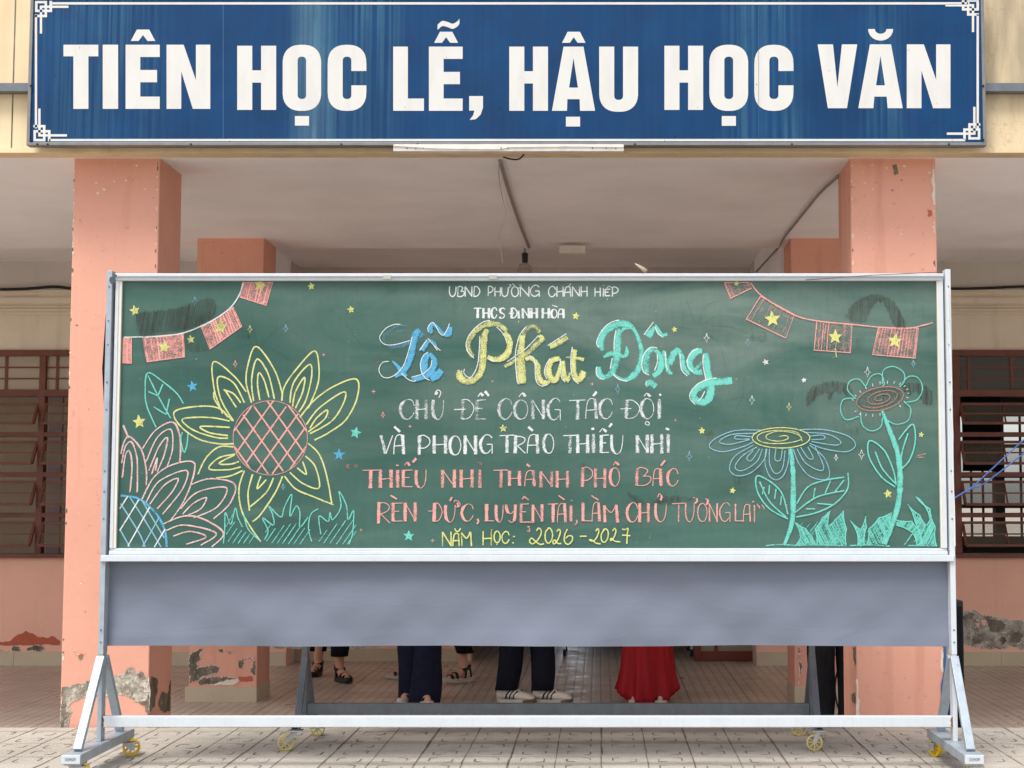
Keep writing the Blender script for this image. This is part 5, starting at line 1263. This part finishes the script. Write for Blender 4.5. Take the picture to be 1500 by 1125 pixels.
# ------------------------------------------------------------------ second stand behind
ST2 = thing('rolling_board', 'smaller grey rolling board stand hidden behind the green board', 'board stand')
Y2 = 7.40
x20, x21 = P(447,990,Y2).x, P(1189.5,990,Y2).x
zr0, zr1 = P(800,1046,Y2).z, P(800,1030,Y2).z
m = MB(); m.box((x20+0.016,Y2-0.02,zr0),(x21-0.016,Y2+0.02,zr1)); m.build('bottom_rail', M['galv_dark'], ST2, 0.002)
m = MB(); m.box((x20-0.02,Y2-0.012,0.85),(x21+0.02,Y2+0.012,1.62)); m.build('board_panel', M['white_plastic'], ST2)
for x in (x20, x21):
    sg = -1 if x < 0 else 1
    m = MB(); m.box((x-0.013,Y2-0.02,0.13),(x+0.013,Y2+0.02,1.66)); m.build('post', M['galv_dark'], ST2, 0.002)
    yf, yr = 7.17, 7.66
    m = MB(); m.box((x-0.017,yf,0.095),(x+0.017,yr,0.130)); ft = m.build('foot', M['galv_dark'], ST2, 0.002)
    m = MB(); m.box((x-0.013,yf-0.001,0.099),(x+0.013,yf+0.002,0.126)); m.build('tube_end', M['black'], ft)
    for y2 in (yf+0.06, yr-0.06):
        m = MB(); m.bar((x,Y2,0.42),(x,y2,0.13),0.022,0.03,(1,0,0)); m.build('brace', M['galv_dark'], ST2, 0.002)
    for yy in (yf+0.02, yr-0.03):
        s = MB(); s.box((x-0.032,yy-0.03,0.089),(x+0.032,yy+0.03,0.0945))
        off = -0.045 if yy < 7.4 else 0.02*(1 if sg<0 else -1)
        if sg > 0 and yy < 7.4: off = -0.02
        if sg > 0 and yy > 7.4: off = -0.035
        rot = R(12 if sg<0 else -8); u = Vector((math.cos(rot),math.sin(rot),0)); nrm = Vector((-u.y,u.x,0))
        hub = Vector((x+off,yy,0.0375))
        for e in (-1,1):
            a0 = Vector((x,yy,0.089))+nrm*e*0.013
            s.bar(a0,hub+nrm*e*0.013,0.020,0.003,nrm)
        ca = s.build('caster', M['zinc'], ST2)
        wm = MB(); n = 26; prof = [(0.0365,-0.009),(0.0372,0),(0.0365,0.009),(0.031,0.010),(0.030,0),(0.031,-0.010)]
        wm.loft([[hub+nrm*h+(u*math.cos(2*math.pi*j/n)+Vector((0,0,1))*math.sin(2*math.pi*j/n))*r for j in range(n)] for r,h in prof+[prof[0]]], False)
        for k in range(8):
            a = 2*math.pi*k/8; d = u*math.cos(a)+Vector((0,0,1))*math.sin(a); wm.bar(hub+d*0.006,hub+d*0.032,0.0045,0.008,nrm)
        wm.tube([hub-nrm*0.011,hub+nrm*0.011],0.009,12)
        wm.build('wheel', M['pale_yellow'], ca)

# ------------------------------------------------------------------ things by the right pillar
SPK = thing('column_speaker', 'tall narrow black loudspeaker standing behind the right end of the board', 'speaker')
q0, q1 = P(1384,970,8.25), P(1412.5,970,8.25); ztop = P(1400,880,8.25).z
m = MB(); m.box((q0.x,8.25,ZT),(q1.x,8.45,ztop)); m.build('cabinet', M['black'], SPK, 0.006)
m = MB(); m.box((q0.x+0.008,8.243,ZT+0.1),(q1.x-0.008,8.249,ztop-0.03)); m.build('grille', M['blackcloth'], SPK)
m = MB(); m.tube([P(1390,948,7.98),P(1388,990,8.0),P(1383,1020,8.02),P(1378,1060,8.04)],0.024,12); tag(m.build('leaning_pipe', M['conduit'], None, 0, True), 'thick grey pipe leaning beside the right pillar', 'pipe')
cord('blue_cable', 'blue cable hanging down the edge of the right pillar', 'cable', [P(1382,900,7.93),P(1384,960,7.93),P(1384,985,7.93),P(1380,1003,7.93),P(1380,1030,7.93),P(1376,1066,7.93)], 0.006, M['bluecord'])
cord('blue_cable', 'blue cable between the leaning pipe and the black speaker', 'cable', [P(1390,940,8.15),P(1391,1000,8.15),P(1390,1030,8.15),P(1392,1052,8.15),P(1391,1066,8.15)], 0.006, M['bluecord'])
cord('black_cable', 'thin black cable hanging in front of the right rear pillar', 'cable', [P(1236,930,9.4),P(1231,970,9.5),P(1225,990,9.5),P(1223,1010,9.5),P(1226,1030,9.5),P(1229,1042,9.5),P(1224,1060,9.4)], 0.006, M['black'])
cord('blue_string', 'two thin blue strings tied to the right post of the board', 'string', [P(1399,729,6.66),P(1420,717,6.8),P(1437,711,6.9),P(1460,695,7.1),P(1500,664,7.5),P(1560,620,8.0),Vector((wr0+0.8,YW-0.04,1.72))], 0.0035, M['bluecord'])
m = MB(); m.tube(spline([tuple(P(x,y,Y)) for x,y,Y in ((1399,729,6.66),(1412,721,6.75),(1428,710,6.85),(1468,673,7.1),(1500,644,7.4),(1560,590,8.0))]+[(wr0+0.8,YW-0.04,1.86)],5),0.003,8)
o = m.build('blue_string', M['bluecord'], bpy.data.objects['blue_string'])
TBL = thing('table', 'table with white legs in the room behind the passage', 'table')
tx = P(827,955,YD+0.4).x
m = MB(); m.box((tx-0.06,YD+0.35,0.52),(tx+1.2,YD+0.95,0.55)); m.build('table_top', M['brown'], TBL)
for dx in (0,1.1):
    for dy in (0,0.5):
        m = MB(); m.box((tx+dx-0.012,YD+0.39+dy,ZT+0.03),(tx+dx+0.012,YD+0.415+dy,0.52)); lg = m.build('leg', M['white_plastic'], TBL)
        m = MB(); m.box((tx+dx-0.014,YD+0.388+dy,ZT),(tx+dx+0.014,YD+0.417+dy,ZT+0.06)); m.build('leg_tip', M['black'], lg)

# ------------------------------------------------------------------ people behind the board (legs show below the cloth)
def skinned(name, verts, edges, radii, root, mat, parent, extra=None):
    me = bpy.data.meshes.new(name); me.from_pydata(verts, edges, []); o = bpy.data.objects.new(name, me); COL.objects.link(o)
    md = o.modifiers.new('skin','SKIN'); md.use_smooth_shade = True
    sv = me.skin_vertices[0].data
    for i, r in enumerate(radii): sv[i].radius = (r, r) if not isinstance(r, tuple) else r; sv[i].use_root = (i == root)
    sb = o.modifiers.new('sub','SUBSURF'); sb.levels = 2; sb.render_levels = 2
    dg = bpy.context.evaluated_depsgraph_get(); dg.update()
    me2 = bpy.data.meshes.new_from_object(o.evaluated_get(dg))
    bpy.data.objects.remove(o)
    if extra:
        bm = bmesh.new(); bm.from_mesh(me2); tmp = bpy.data.meshes.new('t'); tmp.from_pydata(extra.v,[],extra.f); bm.from_mesh(tmp); bmesh.ops.recalc_face_normals(bm, faces=bm.faces[:]); bm.to_mesh(me2); bm.free()
    me2.materials.clear(); me2.materials.append(mat); me2.polygons.foreach_set('use_smooth',[True]*len(me2.polygons)); me2.name = name
    o = bpy.data.objects.new(name, me2); COL.objects.link(o); o.parent = parent; return o
def ring(c, rx, ry, n=20, rot=0, wav=None):
    c = Vector(c); out = []
    for j in range(n):
        a = 2*math.pi*j/n; k = 1+(wav(a) if wav else 0)
        x, y = rx*k*math.cos(a), ry*k*math.sin(a)
        out.append(c+Vector((x*math.cos(rot)-y*math.sin(rot), x*math.sin(rot)+y*math.cos(rot), 0)))
    return out
def person(label, feet, hgt, face, trouser=None, hem=0.08, wide=1.0, shoe='sandal', dress=None, top='shirt', flare=1.0):
    """feet: two (x, y, heading, heel lift) positions on the corridor floor; face: heading of the body (radians, 0 = towards the viewer)"""
    t = thing('person', label, 'person', 'people standing behind the board'); s = hgt/1.65
    cx = (feet[0][0]+feet[1][0])/2; cy = (feet[0][1]+feet[1][1])/2
    fwd = Vector((math.sin(face),-math.cos(face),0)); lat = Vector((math.cos(face),math.sin(face),0))
    z = lambda h: ZT + h*s
    pel = Vector((cx,cy,z(0.92)))
    V = [pel, pel+Vector((0,0,0.16*s)), pel+Vector((0,0,0.34*s)), pel+Vector((0,0,0.46*s))+fwd*0.0, pel+Vector((0,0,0.52*s))+fwd*0.01, pel+Vector((0,0,0.57*s))+fwd*0.02, pel+Vector((0,0,0.66*s))+fwd*0.02]
    Rr = [0.125*s,0.115*s,0.125*s,0.06*s,0.05*s,0.075*s,0.085*s]; E = [(0,1),(1,2),(2,3),(3,4),(4,5),(5,6)]
    legs = []
    for i,(fx_,fy_,hd,lift) in enumerate(feet):
        sd = -1 if (Vector((fx_-cx,fy_-cy,0)).dot(lat) < 0) else 1
        hip = pel+lat*sd*0.09*s-Vector((0,0,0.05*s)); ank = Vector((fx_,fy_,z(0.085)+lift)); kn = (hip+ank)/2+fwd*0.03*s
        u = Vector((math.sin(hd),-math.cos(hd),0)); b0 = len(V)
        toe = ank+u*0.15*s; toe.z = ZT+0.035
        heel = ank-u*0.03*s
        V += [hip,kn,(kn*0.55+ank*0.45)-u*0.012,ank,ank+u*0.075*s-Vector((0,0,0.035*s+lift*0.5)),toe]
        Rr += [0.085*s,0.055*s,0.05*s,0.034*s,0.034*s,0.026*s]
        E += [(0,b0)]+[(b0+k,b0+k+1) for k in range(5)]
        legs.append((hip,kn,ank,u,lift))
    ex = MB()
    for sd in (-1,1):
        b0 = len(V); sh = pel+Vector((0,0,0.42*s))+lat*sd*0.17*s; el = sh+lat*sd*0.05*s-Vector((0,0,0.27*s))-fwd*0.02; wr = el+lat*sd*0.0-Vector((0,0,0.21*s))+fwd*0.09*s; pm = wr-Vector((0,0,0.07*s))+fwd*0.03*s
        V += [sh,el,wr,pm]; Rr += [0.052*s,0.04*s,0.027*s,(0.034*s,0.018*s)]; E += [(2,b0),(b0,b0+1),(b0+1,b0+2),(b0+2,b0+3)]
        dn = (pm-wr).normalized()
        for k,lf in enumerate((0.068,0.078,0.074,0.06)):
            o_ = pm+fwd*(0.024-0.016*k)*s; ex.tube([o_-dn*0.01,o_+dn*lf*0.5*s,o_+dn*lf*s-lat*sd*0.02*s],[0.009*s,0.008*s,0.006*s],8)
        ex.tube([wr+dn*0.02*s+fwd*0.02*s,wr+dn*0.05*s+fwd*0.045*s,wr+dn*0.085*s+fwd*0.05*s],[0.011*s,0.01*s,0.007*s],8)
    hc = pel+Vector((0,0,0.635*s))+fwd*0.025
    nose = hc+fwd*0.088*s-Vector((0,0,0.02*s)); ex.tube([hc+fwd*0.075*s+Vector((0,0,0.02*s)),nose,hc+fwd*0.07*s-Vector((0,0,0.035*s))],[0.008*s,0.014*s,0.01*s],8)
    for sd in (-1,1): ex.ell(hc+lat*sd*0.08*s-Vector((0,0,0.005)),(0.012*s,0.018*s,0.03*s),8,5)
    body = skinned('body', V, E, Rr, 0, M['skin'], t, ex)
    # eyes and mouth
    for sd in (-1,1):
        m = MB(); m.ell(hc+fwd*0.076*s+lat*sd*0.031*s+Vector((0,0,0.012*s)),(0.011*s,0.011*s,0.006*s),8,5); m.build('eye', M['black'], t, 0, True)
    m = MB(); m.ell(hc+fwd*0.078*s-Vector((0,0,0.055*s)),(0.022*s,0.010*s,0.006*s),8,5); m.build('mouth', M['darkpatch'], t, 0, True)
    m = MB(); hr = hc+Vector((0,0,0.03*s))-fwd*0.022*s
    m.loft([ring(hr+Vector((0,0,dz*s))-fwd*bk*s, rx*s, ry*s, 18, face) for dz,rx,ry,bk in ((-0.2,0.05,0.03,0.06),(-0.12,0.085,0.05,0.045),(-0.04,0.095,0.075,0.02),(0.03,0.096,0.095,0.0),(0.07,0.085,0.09,0.0),(0.1,0.05,0.055,0.0))]); m.build('hair', M['hair'], t, 0, True)
    m = MB(); tw = [(-0.06,0.155,0.115),(0.1,0.14,0.105),(0.25,0.165,0.115),(0.36,0.19,0.11),(0.44,0.13,0.085),(0.475,0.07,0.065)]
    m.loft([ring(pel+Vector((0,0,h*s)),a*s,b_*s,22,face) for h,a,b_ in tw])
    for sd in (-1,1):
        sh = pel+Vector((0,0,0.42*s))+lat*sd*0.165*s; m.tube([sh-lat*sd*0.05*s,sh+lat*sd*0.02*s-Vector((0,0,0.06*s)),sh+lat*sd*0.045*s-Vector((0,0,0.2*s))],[0.07*s,0.066*s,0.062*s],14)
    m.build('shirt', dress or M[top], t, 0, True)
    if trouser:
        m = MB()
        for hip,kn,ank,u,lift in legs:
            pts = []; n = 15
            for k in range(n+1):
                q = k/n; base = hip.lerp(kn,min(1,q*2)) if q < 0.5 else kn.lerp(ank,(q-0.5)*2)
                hz_ = ank.z+(hem*s-0.085*s); zz_ = hip.z+0.05+(hz_-hip.z-0.05)*q
                base = Vector((base.x,base.y,zz_))
                rr = (0.10+(0.066*wide-0.10)*q**0.8)*s*(1+(flare-1)*max(0,(q-0.45)/0.55)**1.3)
                ph = rnd.uniform(0,6); 
                pts.append(ring(base,rr,rr*1.05,22,0,lambda a,q=q,ph=k*0.5: 0.05*math.sin(3*a+ph*1.3)*(0.4+q)+0.035*math.sin(5*a-ph*1.7)))
            m.loft(pts)
        m.loft([ring(pel+Vector((0,0,h*s)),a*s,b_*s,22,face) for h,a,b_ in ((-0.1,0.165,0.13),(0.0,0.162,0.125),(0.08,0.148,0.112))])
        m.build('trousers', trouser, t, 0, True)
    if dress:
        m = MB(); rings = []; zb_ = ZT+0.012
        fl = [(0.9,0.165,0.125,0),(0.7,0.18,0.15,0.02),(0.5,0.185,0.16,0.05),(0.36,0.188,0.165,0.06),(0.22,0.198,0.175,0.08),(0.12,0.208,0.188,0.10),(0.06,0.216,0.196,0.12),(0.02,0.22,0.2,0.13)]
        for k,(h,a,b_,wv) in enumerate(fl):
            rg = ring(Vector((cx,cy,z(h) if k < len(fl)-1 else zb_)),a*s*0.87,b_*s*0.9,64,face,lambda q,wv=wv*1.45,k=k: wv*(0.6*math.sin(7*q+0.25*k)+0.5*math.sin(12*q+1.3-0.2*k)+0.3*math.sin(19*q)))
            for p_ in rg:                       # the hem hangs lower in the middle than at the sides
                e_ = abs((p_-Vector((cx,cy,0))).dot(lat))/(a*s*0.87)
                if k >= len(fl)-3: p_.z += 0.055*max(0,e_-0.55)/0.45*(k-len(fl)+4)/3
            rings.append(rg)
        m.loft(rings); m.build('dress_skirt', dress, t, 0, True)
    for hip,kn,ank,u,lift in legs:
        nv = Vector((-u.y,u.x,0)); g0 = Vector((ank.x,ank.y,ZT+lift*0.9))
        def sole(z0,z1,w,mat,name,lo=-0.07,hi=0.20,par=t):
            mm = MB(); r0=[]; r1=[]
            n = 26
            for j in range(n):
                a = 2*math.pi*j/n; lx = (lo+hi)/2+(hi-lo)/2*math.cos(a); wy = w*math.sin(a)*(1+0.22*math.cos(a))
                up = 0.012*max(0,(lx-0.10)/0.1)
                p = g0+u*lx*s+nv*wy*s; r0.append(p+Vector((0,0,z0+up))); r1.append(p+Vector((0,0,z1+up)))
            mm.loft([r0,r1]); return mm.build(name, mat, par, 0.003, False)
        if shoe == 'sneaker':
            so = sole(0.0,0.026,0.046,M['white_sole'],'sneaker_sole')
            sole(0.0,0.022,0.047,M['gum'],'toe_sole',0.09,0.204,so)
            mm = MB(); rings = []
            for lx,w_,h_ in ((-0.066,0.020,0.05),(-0.055,0.034,0.085),(-0.02,0.038,0.092),(0.03,0.039,0.082),(0.07,0.042,0.068),(0.11,0.044,0.054),(0.15,0.042,0.045),(0.18,0.034,0.036),(0.196,0.018,0.022)):
                rr_ = []
                for j in range(16):
                    a = 2*math.pi*j/16; yy = w_*math.cos(a); zz_ = 0.022+h_*0.5+h_*0.5*math.sin(a)
                    if math.sin(a) < 0: yy *= 1.12
                    rr_.append(g0+u*lx*s+nv*yy*s+Vector((0,0,zz_*s)))
                rings.append(rr_)
            mm.loft(rings); up = mm.build('sneaker', M['shoe'], t, 0, True)
            st_ = MB()
            for k in range(3):
                for e in (-1,1):
                    l0 = 0.012+k*0.027
                    a0 = g0+u*l0*s+nv*e*0.0425*s+Vector((0,0,0.03*s)); a1 = g0+u*(l0-0.014+0.02)*s+nv*e*0.040*s+Vector((0,0,0.055*s)); a2 = g0+u*(l0+0.028)*s+nv*e*0.033*s+Vector((0,0,0.082*s))
                    st_.tube([a0,a1,a2],[0.0055*s]*3,6)
            st_.build('stripe', M['black'], up)
            mm = MB(); mm.ell(g0-u*0.050*s+Vector((0,0,0.078*s)),(0.030*s,0.030*s,0.028*s),12,6); mm.build('heel_tab', M['black'], up, 0, True)
            mm = MB()
            for k in range(4): q = g0+u*(0.045+k*0.02)*s+Vector((0,0,(0.098-0.012*k)*s)); mm.tube([q-nv*0.018*s,q+Vector((0,0,0.006)),q+nv*0.018*s],0.0028,6)
            mm.build('lace', M['shoe'], up)
        else:
            sm_ = M['black'] if shoe == 'sandal' else M['white_sole']
            so = sole(0.0,0.034 if shoe=='sandal' else 0.03,0.044,sm_,'sandal_sole')
            mm = MB()
            for lx,hh,w_ in ((0.125,0.062,0.044),(0.085,0.078,0.044)):
                c0 = g0+u*lx*s; mm.loft([[c0+u*e1*0.011*s+nv*math.cos(a)*w_*s+Vector((0,0,0.03*s+math.sin(a)*(hh-0.03)*s)) for a in [math.pi*j/10 for j in range(11)]]+[c0+u*e1*0.011*s+nv*math.cos(a)*(w_-0.005)*s+Vector((0,0,0.03*s+math.sin(a)*(hh-0.036)*s)) for a in [math.pi*j/10 for j in range(10,-1,-1)]] for e1 in (-1,1)])
            c0 = ank+Vector((0,0,0.012*s)); rg = []
            for zz_ in (-0.012,0.012):
                rg.append([c0+u*(0.045*math.cos(a)-0.002)*s+nv*0.041*math.sin(a)*s+Vector((0,0,zz_*s-0.012*s*math.cos(a))) for a in [2*math.pi*j/18 for j in range(18)]])
            mm.loft(rg, False)
            for e in (-1,1): mm.bar(g0+u*0.02*s+nv*e*0.041*s+Vector((0,0,0.03*s)),c0+u*0.01*s+nv*e*0.040*s,0.016*s,0.005,nv)
            mm.bar(g0-u*0.055*s+Vector((0,0,0.03*s)),c0-u*0.044*s,0.02*s,0.005,u)
            o = mm.build('sandal_strap', M['black'], so)
            sol = o.modifiers.new('s','SOLIDIFY'); sol.thickness = 0.004
    return t
def fp(px, py): q = PZ(px,py,ZT); return q.x, q.y
a, b_ = fp(466,989), fp(497,998)
person('person in black cropped trousers and black strappy sandals by the left stand post', [(*a,R(-10),0),(*b_,R(35),0)], 1.62, R(20), M['blackcloth'], 0.19, 1.0, 'sandal')
a, b_ = fp(607,1027), fp(622,1031)
person('person in wide navy trousers that cover the shoes', [(*a,R(-25),0),(*b_,R(15),0)], 1.6, R(0), M['navy'], 0.012, 1.25, 'bare', flare=1.35)
a, b_ = fp(602,994), fp(681,1001)
person('person in black cropped trousers and white soled sandals stepping to the left', [(*a,R(-75),0),(*b_,R(-55),0.015)], 1.63, R(-60), M['blackcloth'], 0.21, 0.95, 'white')
a, b_ = fp(742,1029), fp(795,1029.5)
person('person in dark navy trousers and white sneakers with black stripes', [(*a,R(68),0),(*b_,R(75),0)], 1.7, R(50), M['darknavy'], 0.085, 1.12, 'sneaker')
a, b_ = fp(933,1029), fp(962,1030)
person('person in a long red dress standing behind the board', [(*a,R(-8),0),(*b_,R(10),0)], 1.62, R(0), None, 0, 1, 'bare', M['red'])
a, b_ = fp(1203,1066), fp(1245,1066)
person('person in black trousers beside the right pillar', [(*a,R(20),0),(*b_,R(-5),0)], 1.65, R(10), M['blackcloth'], 0.02, 1.1, 'sandal')
